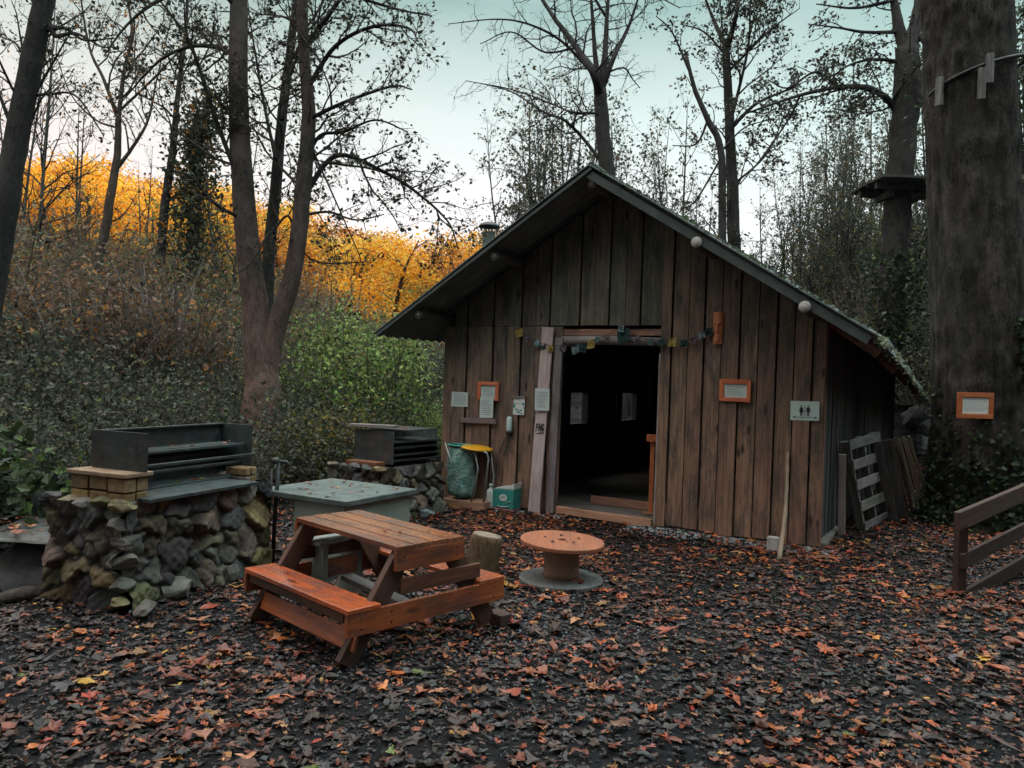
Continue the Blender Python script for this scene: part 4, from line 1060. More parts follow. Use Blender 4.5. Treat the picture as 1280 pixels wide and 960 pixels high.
# refuse sack stand by the wall
bs = onz(586, 634); bs = bs + HZ * 0
t = thing('refuse_sack_stand', bs, 'green refuse sack on a tube stand with yellow lid by the hut wall', 'bin')
U_, N_ = HU, HN
mb = MB(); mb.box(bs + HZ * .05, U_, N_, HZ, .60, .30, .10, (1, 1, 1)); mb.build('wooden_base', M['tan'], t, .005)
mb = MB()
for s_ in (.02, .26):
    for dy in (-.10,):
        mb.tube([bs + U_ * (s_ + .0) + N_ * dy + HZ * .1, bs + U_ * (s_ + .02) + N_ * dy + HZ * .4, bs + U_ * (.22 if s_ > .1 else .03) + N_ * dy + HZ * .74], .011, 8)
mb.tube([bs + U_ * .28 + N_ * .12 + HZ * .1, bs + U_ * .33 + N_ * .12 + HZ * .64, bs + U_ * .30 + N_ * .12 + HZ * .70, bs + U_ * -.1 + N_ * .12 + HZ * .76], .011, 8)
mb.tube([bs + U_ * .12 + N_ * .14 + HZ * .1, bs + U_ * .20 + N_ * .14 + HZ * .5, bs + U_ * .15 + N_ * .14 + HZ * .68, bs + U_ * -.1 + N_ * .14 + HZ * .75], .011, 8)
mb.tube([bs + U_ * -.27 + N_ * .12 + HZ * .1, bs + U_ * -.18 + N_ * .12 + HZ * .5, bs + U_ * -.30 + N_ * .12 + HZ * .78], .010, 8)
mb.build('tube_frame', M['tubemetal'], t)
mb = MB(); mb.lathe(bs + U_ * .10 + N_ * .02 + HZ * .735, [(.001, .03), (.12, .025), (.19, .012), (.20, 0), (.19, -.012), (.001, -.014)], 26, unit((.08, -.06, 1))); mb.build('lid', M['yellow'], t)
mb = MB(); nr, nz = 28, 16; V = []
for j in range(nz):
    f = j / (nz - 1)
    for i in range(nr):
        a = i * 2 * PI / nr
        r_ = (.155 + .022 * math.sin(f * PI) ) * (1 + .10 * math.sin(a * 5 + f * 9 + math.sin(f * 14)) * (1 - .4 * f) + RNG.normal(0, .02))
        if j == 0: r_ *= .55
        V.append(bs + U_ * (-.10 + r_ * 1.05 * math.cos(a) - .02 * f) + N_ * (.02 + r_ * .8 * math.sin(a)) + HZ * (.11 + .64 * f + .008 * math.sin(a * 3)))
a = (np.arange(nz - 1)[:, None] * nr + np.arange(nr)).ravel(); a2 = (np.arange(nz - 1)[:, None] * nr + (np.arange(nr) + 1) % nr).ravel()
mb.add(V, [np.stack([a, a2, a2 + nr, a + nr], 1), np.arange(nr)[::-1][None]], smooth=True); sk = mb.build('sack', M['bag'], t)
mb = MB(); rim = [bs + U_ * (-.12 + .18 * math.cos(q)) + N_ * (.02 + .135 * math.sin(q)) + HZ * .755 for q in np.linspace(0, 2 * PI, 25)]
mb.tube(rim, .014, 6, False); mb.build('rim', M['teal'], sk)
# detergent carton
cb = onz(627.5, 639); 
t = thing('detergent_carton', cb, 'teal carton with white top and white oval label at the hut wall', 'carton')
ux = unit(HU + HN * .05); uy = np.array([-ux[1], ux[0], 0])
fr_ = [(-.15, .03), (.15, .03), (.15, .25), (-.15, .25)]
def CB(x, y, z): return cb + ux * x + uy * y + HZ * z
mb = MB(); mb.poly([CB(-.15, 0, .035), CB(.15, 0, .035), CB(.155, 0, .27), CB(-.145, 0, .25)], uy * .19); mb.build('box', M['teal'], t, .008)
mb = MB(); mb.box(CB(0, .095, .018), ux, uy, HZ, .296, .186, .032); mb.build('bottom_band', M['pink'], t, .005)
mb = MB(); mb.poly([CB(-.14, .005, .253), CB(.152, .005, .272), CB(.155, .005, .345), (CB(.09, .005, .315)), CB(-.10, .005, .275)], uy * .18); mb.build('top_flap', M['white'], t, .006)
mb = MB(); mb.poly([CB(.01 + .055 * math.cos(k * PI / 10), -.004, .165 + .042 * math.sin(k * PI / 10)) for k in range(20)], uy * .003); q_ = mb.build('label', M['white'], t)
mb = MB(); mb.poly([CB(x, -.006, z) for x, z in ((-.02, .163), (.04, .163), (.04, .168), (-.02, .168))], uy * .002); mb.poly([CB(x, -.006, z) for x, z in ((-.01, .178), (.03, .178), (.03, .182), (-.01, .182))], uy * .002); mb.build('print', M['inkgrey'], q_)
mb = MB(); mb.tube([CB(-.07, -.004, .06), CB(.0, -.004, .05), CB(.10, -.004, .07), CB(.12, -.004, .13), CB(.07, -.004, .12), CB(.05, -.004, .08)], .004, 5); mb.build('drawing', M['white'], t)
q = onz(612, 630) + HZ * .02
q = CB(-.185, .02, 0)
t = thing('white_bottle', q, 'small white plastic bottle with screw cap standing beside the teal carton', 'bottle')
mb = MB(); mb.lathe(q, [(.001, 0), (.045, 0), (.05, .01), (.05, .20), (.045, .23), (.018, .26), (.018, .28), (.001, .28)], 18); mb.build('body', M['white'], t)
mb = MB(); mb.lathe(q + HZ * .275, [(.001, 0), (.024, 0), (.024, .035), (.001, .036)], 14); mb.build('cap', M['white'], t)
q = onz(604, 638)
mb = MB(); V0 = q + HZ * .02; rock(mb, V0, (1, 0, 0), (0, 1, 0), HZ, .05, .03, .025, (4.5, 4.8, 4.8)); tag(mb.build('crumpled_tissue', M['stone']), 'crumpled white tissue on the ground before the sack stand', 'tissue')

# stick and pale block at the right end of the front wall
a = onz(974, 701); ub, zb2 = onwall(985, 566, .04); bq = S(ub, .045, zb2)
mb = MB(); P_, R_ = spline([a, a * .55 + bq * .45 + np.array([.02, 0, 0]), bq], [.022, .019, .012], 14); mb.tube(P_, R_, 8, True, rough=.08, t=(1, 1, 1)); tag(mb.build('leaning_stick', M['lath']), 'long thin pale stick leaning on the front wall near the hut corner', 'stick')
q = onz(966, 690); mb = MB(); mb.box(q + HZ * .075, HU, HN, HZ, .11, .08, .15); tag(mb.build('pale_block', M['logend'], None, .012), 'small pale block standing at the foot of the leaning stick', 'block')

# ================================================================== RIGHT SIDE OF THE HUT
def lean(a, b, w, th, mat, name, label, cat, group=None, face=(-.8, -.5, 0), t=(1, 1, 1)):
    mb = MB(); d = unit(b - a); f = np.asarray(face, float); f = unit(f - d * (f @ d)); mb.box((a + b) / 2, d, np.cross(f, d), f, np.linalg.norm(b - a), w, th, t)
    return tag(mb.build(name, M[mat], None, .003), label, cat, group)
a = onz(1052, 670); lean(a, at(1053, 568, a[1] - .05), .075, .05, 'pinkwood', 'pale_post', 'pale squared post upright against the side wall in front of the pallet', 'post', None, (-.4, -.9, 0), (.8, .8, .8))
BL = onz(1077, 663); BR = onz(1106, 648); TL_ = at(1056, 552, 8.5); TR_ = at(1091, 541, 9.25)
t = thing('pallet', (BL + BR) / 2, 'grey wooden pallet standing on edge against the side wall of the hut', 'pallet')
pn = unit(np.cross(BR - BL, TL_ - BL)); pn = pn if pn[1] < 0 else -pn
for f in (.0, .5, 1.0):
    mb = MB(); a = BL * (1 - f) + BR * f; bq = TL_ * (1 - f) + TR_ * f; mb.bar(a, bq, .045, .09, pn, rt()); mb.build('stringer', M['pallet'], t, .003)
for f in (.04, .28, .52, .74, .96):
    mb = MB(); a = BL * (1 - f) + TL_ * f; bq = BR * (1 - f) + TR_ * f; d = unit(bq - a); mb.bar(a - d * .05 + pn * .056, bq + d * .05 + pn * .056, .11, .02, pn, rt(.7, 1.5)); mb.build('slat', M['pallet'], t, .003)
for k, (p0, p1, lab) in enumerate((((1118, 655), (1096, 552), 'dark board leaning just right of the pallet'), ((1130, 652), (1108, 550), 'dark board leaning between the pallet and the pale laths'))):
    a = onz(*p0); lean(a, at(*p1, a[1] - .15), .10, .03, 'pallet', 'leaning_board', lab, 'board', None, (-.5, -.9, 0), (.45, .45, .45))
for k, (p0, p1) in enumerate((((1135, 642), (1115, 549)), ((1142, 644), (1119, 547)), ((1149, 646), (1124, 549)), ((1155, 644), (1129, 546)), ((1160, 647), (1132, 549)), ((1166, 644), (1136, 545)))):
    a = onz(*p0); lean(a, at(*p1, a[1] - .1), .036, .03, 'lath', 'lath', 'thin brown lath in the bundle leaning at the far right of the side wall', 'lath', 'laths leaning by the side wall', (-.5, -.9, 0), rt(.6, 1.2))
# handrail at the lower right
f0 = onz(1211, 752); g_ = tz(*f0[:2])
r0 = at(1196, 652, 5.85); r1 = at(1290, 611, 6.75); rd = r1 - r0; r2 = r0 + rd * 2.2
t = thing('handrail', (f0[0], f0[1], float(g_)), 'rough brown wooden handrail climbing the bank at the right edge', 'handrail')
mb = MB(); mb.bar(r0, r2, .045, .145, HZ, (1, 1, 1)); mb.build('top_rail', M['rail'], t, .006)
for dz, tt in ((-.36, .6), (-.66, .5)):
    mb = MB(); mb.bar(r0 + rd * .12 + HZ * dz + np.array([0, .05, 0]), r2 + HZ * dz * 1.0 + np.array([0, .05, 0]), .035, .12, HZ, (tt, tt, tt)); mb.build('lower_rail', M['rail'], t, .005)
for f in (.14, 1.35, 2.15):
    q = r0 + rd * f + np.array([.0, .09, 0]); mb = MB(); mb.bar(np.array([q[0], q[1], float(tz(q[0], q[1])) - .05]), q + HZ * .02, .075, .075, (0, 1, 0), (.55, .55, .55)); mb.build('post', M['rail'], t, .006)

# dark slab-topped boulder at the left edge
q = onz(34, 742); q = q + np.array([-.05, .3, 0]); t = thing('boulder', q, 'dark flat topped boulder with leaves on it at the left edge', 'boulder')
mb = MB(); rock(mb, q + HZ * .14, (1, 0, 0), (0, 1, 0), HZ, .66, .46, .30, (.10, .10, .105), 16); rock(mb, q + HZ * .05 + np.array([.3, -.2, 0]), (1, 0, 0), (0, 1, 0), HZ, .3, .22, .18, (.08, .08, .08), 12); mb.build('rock', M['stone'], t)
mb = MB(); 
rock(mb, q + HZ * .37 + np.array([.02, -.08, 0]), unit((1, .1, -.06)), unit((-.1, 1, .05)), unit((.05, -.05, 1)), .60, .44, .085, (1, 1, 1), 22); mb.build('slab', M['slab'], t)
mb = MB(); n = 60; P = q + np.stack([RNG.uniform(-.45, .45, n), RNG.uniform(-.4, .2, n), np.full(n, .425)], 1); ground_leaves(mb, P, RNG.uniform(.04, .1, n), pick(LITTER, n), MAPLE); mb.build('leaves', M['litter'], t)['kind'] = 'stuff'
mb = MB(); a = onz(-10, 757); bq = onz(75, 745); mb.tube([a + HZ * .03, (a + bq) / 2 + HZ * .05, bq + HZ * .03], [.04, .045, .03], 10, rough=.06); tag(mb.build('fallen_branch', M['bark_twin']), 'low fallen branch lying in front of the boulder at the left edge', 'branch')
# loose leaves lying on the furniture
mb = MB(); P = np.array([PT(.16, -.05, H_T + .003), PT(.27, -.02, H_T + .003), PT(.32, .16, H_T + .003), PT(-.3, -.45, H_S + .003)]); ground_leaves(mb, P, np.array([.05, .045, .04, .05]), pick([(1, (.35, .06, .04))], 4), MAPLE)
tag(mb.build('scattered_leaves', M['litter']), 'few red leaves lying on the picnic table boards', 'leaves')['kind'] = 'stuff'
mb = MB(); n = 40; P = np.array([T0 + ta * RNG.uniform(.03, .88) + tb * RNG.uniform(.03, .9) + HZ * .004 for _ in range(n)]); ground_leaves(mb, P, RNG.uniform(.02, .06, n), pick(LITTER, n), MAPLE)
n = 60; P = np.array([A1 + e1 * RNG.uniform(.25, 1.35) + np.array([-e1[1], e1[0], 0]) * RNG.uniform(.25, .55) + HZ * (.733 if RNG.random() < .5 else .994) for _ in range(n)]); ground_leaves(mb, P, RNG.uniform(.02, .06, n), pick(LITTER, n), MAPLE)
P = np.array([A2 + e2_ * RNG.uniform(.5, .9) + np.array([-e2_[1], e2_[0], 0]) * RNG.uniform(.05, .5) + HZ * .993 for _ in range(14)]); ground_leaves(mb, P, RNG.uniform(.03, .08, 14), pick([(1, (.4, .09, .05)), (1, (.2, .06, .04))], 14), MAPLE)
tag(mb.build('scattered_leaves', M['litter']), 'dry leaves lying on the grey table and on the barbecue steel', 'leaves')['kind'] = 'stuff'
ground_leaves(mb2 := MB(), np.array([rc + np.array([.03, -.07, .336])]), np.array([.06]), np.array([[.55, .24, .05]]), MAPLE); tag(mb2.build('yellow_leaf', M['litter']), 'single yellow leaf on the round top of the cable reel', 'leaf')
#@@PLANTS
# ================================================================== TREES
def base_of(p): return np.array([p[0], p[1], float(tz(p[0], p[1]))])
def rooted(pts):
    """drop the first point of a stem onto the ground"""
    P = [np.array(p, float) for p in pts]; b = base_of(P[0]); P[0] = b - HZ * .08
    return P
BR = (.05, .045, .042)

# twin stemmed tree left of the middle: brown and lichened below, grey above
def twin_tint(z_):
    w_ = min(1, max(0, (z_ - .6) / 3.0)); return np.array((1.45, 1.15, 1.06)) * (1 - w_) + np.array((.62, .62, .64)) * w_
T = Tree(); Y = 10.0
P = rooted(px_line([(322, 622), (325, 540), (328, 490), (331, 450)], Y))
T.stem(P, [.31, .265, .235, .15], 22, 16, rough=.012, t=twin_tint)
Lp, Lr = T.stem(px_line([(324, 590), (325, 480), (320, 390), (312, 330), (305, 250), (299, 150), (298, 40), (300, -60, 10.1), (306, -200, 10.3), (300, -330, 10.4)], Y), [.15, .20, .172, .155, .14, .125, .115, .10, .07, .03], 18, rough=.015, t=twin_tint)
Rp, Rr = T.stem(px_line([(325, 590), (333, 465), (348, 400), (364, 350), (374, 290), (379, 235), (386, 150), (381, 80), (378, 0), (384, -110, 9.8), (400, -260, 9.7)], Y), [.11, .155, .13, .115, .11, .105, .09, .075, .07, .05, .02], 16, rough=.015, t=twin_tint)
Mp, Mr = T.stem(px_line([(333, 450, 10.1), (334, 390, 10.3), (336, 320, 10.5), (345, 230, 10.6), (352, 150, 10.7), (362, 70, 10.8), (372, -20, 10.9), (378, -160, 11)], Y), [.10, .09, .085, .08, .07, .06, .05, .02], 10, t=(.35, .42, .44))
for pts, r in (
    ([(380, 205), (400, 170), (430, 165), (470, 150), (510, 165)], .035), ([(384, 110), (420, 57), (467, 33), (510, 35), (523, 52)], .04),
    ([(377, 250), (420, 195), (480, 215), (520, 240), (560, 277), (573, 312)], .045), ([(384, 150), (430, 128), (490, 108), (515, 112)], .035),
    ([(299, 75), (275, 60), (240, 58), (205, 72), (180, 95), (150, 130)], .045), ([(308, 275), (280, 262), (260, 247), (240, 222), (213, 212)], .032),
    ([(305, 240), (270, 150), (240, 60), (215, 20), (190, -10)], .04), ([(381, 60), (410, 20), (440, -20), (480, -60)], .05), ([(378, 20), (360, -30), (340, -90)], .04),
    ([(376, 270), (410, 265), (445, 275), (480, 268)], .025), ([(345, 300), (338, 290), (312, 330), (290, 345)], .02), ([(345, 200), (330, 130), (318, 60), (310, 10)], .03),
    ([(340, 290), (360, 270), (372, 300), (395, 327), (455, 328)], .022), ([(352, 150), (366, 80), (400, 60)], .03),
    ([(298, 10), (260, -20), (200, 0), (160, 30), (130, 70)], .045), ([(380, -30), (430, -10), (490, 10), (540, 20)], .04), ([(383, 170), (410, 230), (450, 320)], .018)):
    dy = RNG.uniform(-.35, .35); n = len(pts)
    bp, brr = T.stem([at(x, y, 10 + dy * i / n * 4) for i, (x, y) in enumerate(pts)], np.linspace(r * .85, .008, n), 7, t=(.3, .36, .38))
    T.twigs(bp, brr, .10, 7.5, .42, 3, up=.08, lmax=1.2, leafp=.45)
for p_, r_ in ((Lp, Lr), (Rp, Rr), (Mp, Mr)): T.twigs(p_, r_, .40, 4.0, .3, 3, lmax=1.5, leafp=.4)
# creeper at its foot
T.finish('twin_stemmed_tree', 'tall brown tree forking low into two grey stems left of the hut', 'tree', base_of(P[0]), M['bark_twin'], DARKLEAF, .068)

# leaning dark tree at the left edge
T = Tree(); P, R = T.stem(rooted(px_line([(-55, 590), (-25, 430), (0, 300), (24, 160), (53, 10), (75, -100), (110, -260)], 9.5)), [.19, .165, .15, .135, .12, .10, .05], 14)
for pts, r in (([(45, 50), (60, 30), (70, 45), (95, 42), (130, 60)], .05), ([(50, 40), (80, 35), (105, 50), (140, 48)], .03), ([(30, 120), (60, 118), (95, 120), (130, 170)], .02), ([(20, 170), (0, 120), (-20, 60)], .03), ([(55, 0), (30, -20), (-10, -10)], .03)):
    bp, brr = T.stem(px_line(pts, 9.5), np.linspace(r, .008, len(pts)), 7); T.twigs(bp, brr, .1, 7, .45, 3, up=.1, lmax=1.1, leafp=.5)
T.twigs(P, R, .45, 5, .25, 3, lmax=1.6, leafp=.4)
T.finish('leaning_tree', 'dark bare tree leaning in from the left edge', 'tree', base_of(P[0]), M['bark'], DARKLEAF, .055)

# slender forked tree on the shaded bank
T = Tree(); Y = 16
P, R = T.stem(rooted(px_line([(112, 400), (120, 340), (131, 290), (140, 235), (147, 190), (148, 145)], Y)), [.13, .11, .095, .085, .07, .06], 10)
for pts, r in (([(148, 150), (130, 100), (112, 60), (100, -10), (92, -80)], .045), ([(148, 150), (155, 90), (165, 40), (155, -30), (160, -90)], .05), ([(143, 215), (165, 185), (185, 150), (197, 95), (215, 20)], .045), ([(148, 140), (190, 100), (230, 60), (270, 40)], .03), ([(147, 160), (120, 150), (90, 120), (70, 70)], .025)):
    bp, brr = T.stem(px_line(pts, Y), np.linspace(r, .008, len(pts)), 8); T.twigs(bp, brr, .1, 3.6, .4, 3, lmax=1.6, leafp=.5)
T.twigs(P, R, .5, 2, .3, 2, lmax=1.2)
T.finish('slender_tree', 'slender brown forked tree rising before the golden hillside at the left', 'tree', base_of(P[0]), M['bark_far'], [(2, (.06, .05, .03)), (1.3, (.5, .2, .03))], .08)
# dark thin tree beside it
T = Tree(); P, R = T.stem(rooted(px_line([(190, 400), (200, 330), (207, 250), (216, 190), (222, 120), (232, 40), (236, -60)], 18)), [.13, .11, .10, .085, .06, .045, .02], 9)
T.twigs(P, R, .3, 2.6, .32, 3, lmax=2.0, leafp=.6); T.finish('dark_thin_tree', 'thin dark trunk standing between the slender tree and the ivy column', 'tree', base_of(P[0]), M['bark'], DARKLEAF, .08)
# ivy clad trunk
T = Tree(); P, R = T.stem(rooted(px_line([(236, 420), (240, 330), (243, 250), (247, 190), (256, 150), (262, 110)], 18)), [.16, .14, .13, .11, .07, .03], 10)
n = 5200; f = RNG.beta(1.3, 1.6, n); i = np.clip((f * (len(P) - 1)).astype(int), 0, len(P) - 2); c = P[i] + (P[i + 1] - P[i]) * RNG.random((n, 1)); c = c + RNG.normal(0, 1, (n, 3)) * (.34 * (1 - .4 * f))[:, None] * np.array([1, 1, .6])
leaf_quads(T.twig, c, RNG.uniform(.08, .16, n), pick([(3, (.05, .065, .04)), (2, (.08, .085, .055)), (.5, (.4, .18, .03))], n)); T.twigs(P, R, .5, 3, .3, 2, lmax=1.0)
T.finish('ivy_clad_tree', 'dark ivy clad trunk standing out against the golden hillside', 'tree', base_of(P[0]), M['bark'], DARKLEAF, .07)

# tree rising behind the ridge of the hut
T = Tree(); Y = 18
P, R = T.stem(rooted(px_line([(775, 470), (768, 330), (760, 225), (753, 160), (750, 112)], Y)), [.26, .21, .185, .165, .15], 14)
for pts, r in (([(750, 120), (741, 90), (715, 52), (690, 18), (660, -30), (630, -90)], .11), ([(750, 118), (744, 70), (739, 0), (732, -90)], .085), ([(751, 118), (756, 70), (760, 0), (768, -110)], .10),
               ([(753, 110), (768, 70), (785, 35), (797, 0), (820, -70)], .07), ([(752, 150), (745, 142), (715, 140), (690, 130), (640, 112), (582, 101)], .04), ([(750, 200), (728, 172), (705, 150), (680, 140), (640, 115), (600, 104)], .045),
               ([(735, 85), (700, 50), (660, 30), (620, 24), (560, 30)], .04), ([(760, 90), (780, 85), (790, 98), (800, 110)], .025), ([(720, 60), (680, 65), (640, 40), (600, 55)], .03), ([(757, 20), (735, -10), (700, -20)], .04), ([(765, -20), (810, -10), (850, 10)], .04)):
    bp, brr = T.stem(px_line([(x, y, Y + (RNG.normal(0, .3) if i_ else 0)) for i_, (x, y) in enumerate(pts)], Y), np.linspace(r, .01, len(pts)), 8); T.twigs(bp, brr, .10, 4.2, .33, 3, lmax=1.9, up=-.05, leafp=.12)
T.finish('bare_tree', 'tall bare spreading tree rising directly behind the ridge of the hut', 'tree', base_of(P[0]), M['bark'], DARKLEAF, .06)

# pair of trunks right of the ridge
for nm, lab, pts, rr, brs, Yt, lp in (
    ('straight_tree', 'straight leafy tree behind the right roof slope with a fork high up', [(925, 470), (918, 310), (914, 200), (910, 110), (907, 50)], [.19, .155, .125, .10, .085],
     [([(908, 60), (890, 20), (868, -40)], .07), ([(909, 60), (922, 10), (935, -70)], .08), ([(914, 150), (935, 60), (938, 0), (945, -60)], .04), ([(914, 160), (945, 130), (985, 112), (1010, 100)], .05), ([(918, 230), (960, 190), (985, 130)], .03), ([(908, 70), (880, 40), (850, 30)], .03), ([(910, 90), (960, 40), (1000, 10)], .035)], 18.0, .6),
    ('thin_companion_tree', 'thin curved tree close to the left of the straight leafy tree', [(905, 470), (903, 300), (901, 190), (885, 150), (868, 110), (858, 70)], [.12, .095, .08, .065, .05, .035],
     [([(862, 90), (840, 40), (820, 20)], .03), ([(885, 150), (870, 180), (840, 182)], .03), ([(900, 200), (870, 250), (850, 262)], .025), ([(900, 190), (930, 160), (960, 150)], .025)], 17.4, .8)):
    T = Tree(); P, R = T.stem(rooted(px_line(pts, Yt)), rr, 11)
    for q, r in brs:
        bp, brr = T.stem(px_line([(x, y, Yt + (RNG.normal(0, .3) if i_ else 0)) for i_, (x, y) in enumerate(q)], Yt), np.linspace(r, .01, len(q)), 8); T.twigs(bp, brr, .1, 4.4, .4, 3, lmax=1.7, leafp=lp)
    T.twigs(P, R, .45, 2.2, .3, 3, lmax=1.8, leafp=lp); T.finish(nm, lab, 'tree', base_of(P[0]), M['bark'], DARKLEAF, .09, clump=3, spread=.045)

# tree carrying the platform
T = Tree(); Y = 15.5
P, R = T.stem(rooted(px_line([(1106, 500), (1112, 420), (1117, 330), (1124, 240), (1130, 160), (1134, 110), (1134, 60)], Y)), [.30, .27, .245, .26, .25, .27, .22], 14)
for pts, r in (([(1133, 70), (1123, 30), (1114, -20), (1105, -90)], .15), ([(1136, 70), (1146, 20), (1152, -30), (1165, -110)], .16), ([(1128, 158), (1115, 130), (1092, 113), (1060, 108), (1015, 115), (960, 132), (925, 145)], .085), ([(1128, 150), (1110, 125), (1085, 108), (1050, 112), (1000, 128)], .06),
               ([(1128, 78), (1095, 74), (1065, 80), (1040, 95)], .04), ([(1120, 40), (1080, 40), (1050, 35), (1010, 30)], .04), ([(1140, 145), (1158, 115), (1170, 108)], .05), ([(1148, 50), (1165, 30), (1180, 0)], .06), ([(1050, 112), (1020, 90), (985, 110), (960, 100)], .03), ([(1118, 0), (1070, 10), (1020, 5)], .04), ([(1000, 120), (985, 150), (950, 200), (925, 230)], .025)):
    bp, brr = T.stem(px_line([(x, y, Y + (RNG.normal(0, .25) if i_ else 0)) for i_, (x, y) in enumerate(pts)], Y), np.linspace(r, .012, len(pts)), 9); T.twigs(bp, brr, .12, 4.4, .36, 3, lmax=1.5, up=.15, leafp=.6)
T.twigs(P, R, .55, 2, .3, 3, lmax=1.8, leafp=.5)
T.finish('platform_tree', 'stout dark tree carrying the wooden platform beside the huge trunk', 'tree', base_of(P[0]), M['bark'], DARKLEAF, .085, clump=3, spread=.045)
pcn = at(1126, 238, Y)
t = thing('tree_platform', pcn, 'dark wooden platform fixed round the stout tree high above the hut eave', 'platform')
mb = MB(); w = 1.44
for i in range(9):
    y = -w / 2 + w * (i + .5) / 9
    if abs(y) < .30:
        for sx in (-1, 1): mb.box(pcn + np.array([sx * .53, y, .09]), (1, 0, 0), (0, 1, 0), HZ, .44, w / 9 - .012, .05, rt())
    else: mb.box(pcn + np.array([0, y, .09]), (1, 0, 0), (0, 1, 0), HZ, w, w / 9 - .012, .05, rt())
mb.build('deck', M['side'], t, .003)
for y in (-.36, .36):
    mb = MB(); mb.bar(pcn + np.array([-.68, y, -.01]), pcn + np.array([.68, y, -.01]), .09, .14); mb.build('joist', M['side'], t, .004)
for sx in (-1, 1):
    mb = MB(); mb.bar(pcn + np.array([sx * .32, -.3, -.14]), pcn + np.array([sx * .32, .3, -.14]), .10, .12); mb.build('joist', M['side'], t, .004)

# the huge trunk at the right
T = Tree(); Y = 9.3
P = rooted(px_line([(1232, 680), (1230, 620), (1227, 530), (1223, 400), (1218, 240), (1212, 80), (1208, -40), (1205, -220)], Y))
th, nr = 0, 110
P_, R_ = spline(P, [.82, .60, .525, .495, .485, .48, .475, .43], 190)
v0 = T.wood.n; T.wood.tube(P_, R_, nr, True, rough=0.0)
V = T.wood.V[-1].reshape(len(P_), nr, 3); cc = P_[:, None]; a = np.arange(nr)
k = 1 + .035 * np.sin(a * 2 * PI / nr * 5 + .8)[None, :, None] * (1 + 2.5 * np.exp(-np.arange(len(P_)) / 14.0))[:, None, None]
def vnoise(m, n, a_, b_):
    g = RNG.random((a_ + 2, b_)); u = np.linspace(0, a_, m, endpoint=False); w = np.arange(n) * b_ / n; i = u.astype(int); j = w.astype(int); fu_, fw = (u - i)[:, None], (w - j)[None]; fu_ = fu_ * fu_ * (3 - 2 * fu_); fw = fw * fw * (3 - 2 * fw)
    j2 = (j + 1) % b_; return (g[i][:, j] * (1 - fw) + g[i][:, j2] * fw) * (1 - fu_) + (g[i + 1][:, j] * (1 - fw) + g[i + 1][:, j2] * fw) * fu_
rid_ = 1 - np.abs(2 * vnoise(len(P_), nr, 30, 38) - 1); rid2 = vnoise(len(P_), nr, 70, 55)
k = k + (.06 * (rid_ - .5) + .03 * (rid2 - .5) + .03 * (vnoise(len(P_), nr, 9, 9) - .5))[..., None]
T.wood.V[-1] = (cc + (V - cc) * k).reshape(-1, 3)
T.wood.T[-1] = np.repeat((.30 + .95 * np.clip(.7 * rid_ + .5 * rid2 - .1, 0, 1) ** 1.4).reshape(-1, 1), 3, 1)
for pts, r in (([(1212, -60), (1120, -90), (1040, -70), (980, -30)], .12), ([(1215, -80), (1290, -60), (1340, 30)], .12), ([(1208, -120), (1150, -200), (1100, -260)], .2)):
    bp, brr = T.stem(px_line(pts, Y), np.linspace(r, .02, len(pts)), 10); T.twigs(bp, brr, .1, 2.5, .35, 3, lmax=1.8, leafp=.5, up=.0)
big = T.finish('huge_tree', 'huge grey barked trunk filling the right edge, with a framed notice', 'tree', base_of(P[0]), M['bark_big'], DARKLEAF, .07)
def trunk_at(z):
    i = int(np.argmin(np.abs(P_[:, 2] - z))); return P_[i], R_[i]
# ivy on its foot
mb = MB(); n = 2500; z = np.abs(RNG.normal(0, .55, n)) ; z[:260] = RNG.uniform(.9, 2.5, 260); ang = RNG.uniform(PI * .9, PI * 2.1, n); ang[:260] = 1.62 * PI + RNG.normal(0, .05, 260)
keep = np.array([(not (1.28 < z_ < 1.72 and abs(a_ - 1.52 * PI) < .62)) for z_, a_ in zip(z, ang)]); z = z[keep]; ang = ang[keep]; n = len(z)
C = np.array([trunk_at(q)[0] for q in z]); Rr_ = np.array([trunk_at(q)[1] for q in z]); off = Rr_ * 1.04 + np.abs(RNG.normal(0, .035, n)) * np.exp(-z)
P = np.stack([C[:, 0] + off * np.cos(ang), C[:, 1] + off * np.sin(ang), z + .02], 1); leaf_quads(mb, P, RNG.uniform(.04, .085, n), pick(IVY, n, .3), .0, .95)
tag(mb.build('ivy', M['foliage']), 'dark ivy climbing the foot of the huge trunk', 'ivy')
# ivy on the platform tree
mb = MB(); n = 2400; z = RNG.uniform(0, 1, n) ** 1.4; c0 = at(1112, 440, 15.4); P = np.stack([c0[0] + RNG.normal(.1, .36, n), c0[1] + RNG.normal(-.1, .3, n), c0[2] - .6 + z * 2.6], 1); leaf_quads(mb, P, RNG.uniform(.06, .12, n), pick(IVY, n, .3), 0, .9); tag(mb.build('ivy', M['foliage']), 'dark ivy round the lower trunk of the platform tree', 'ivy')
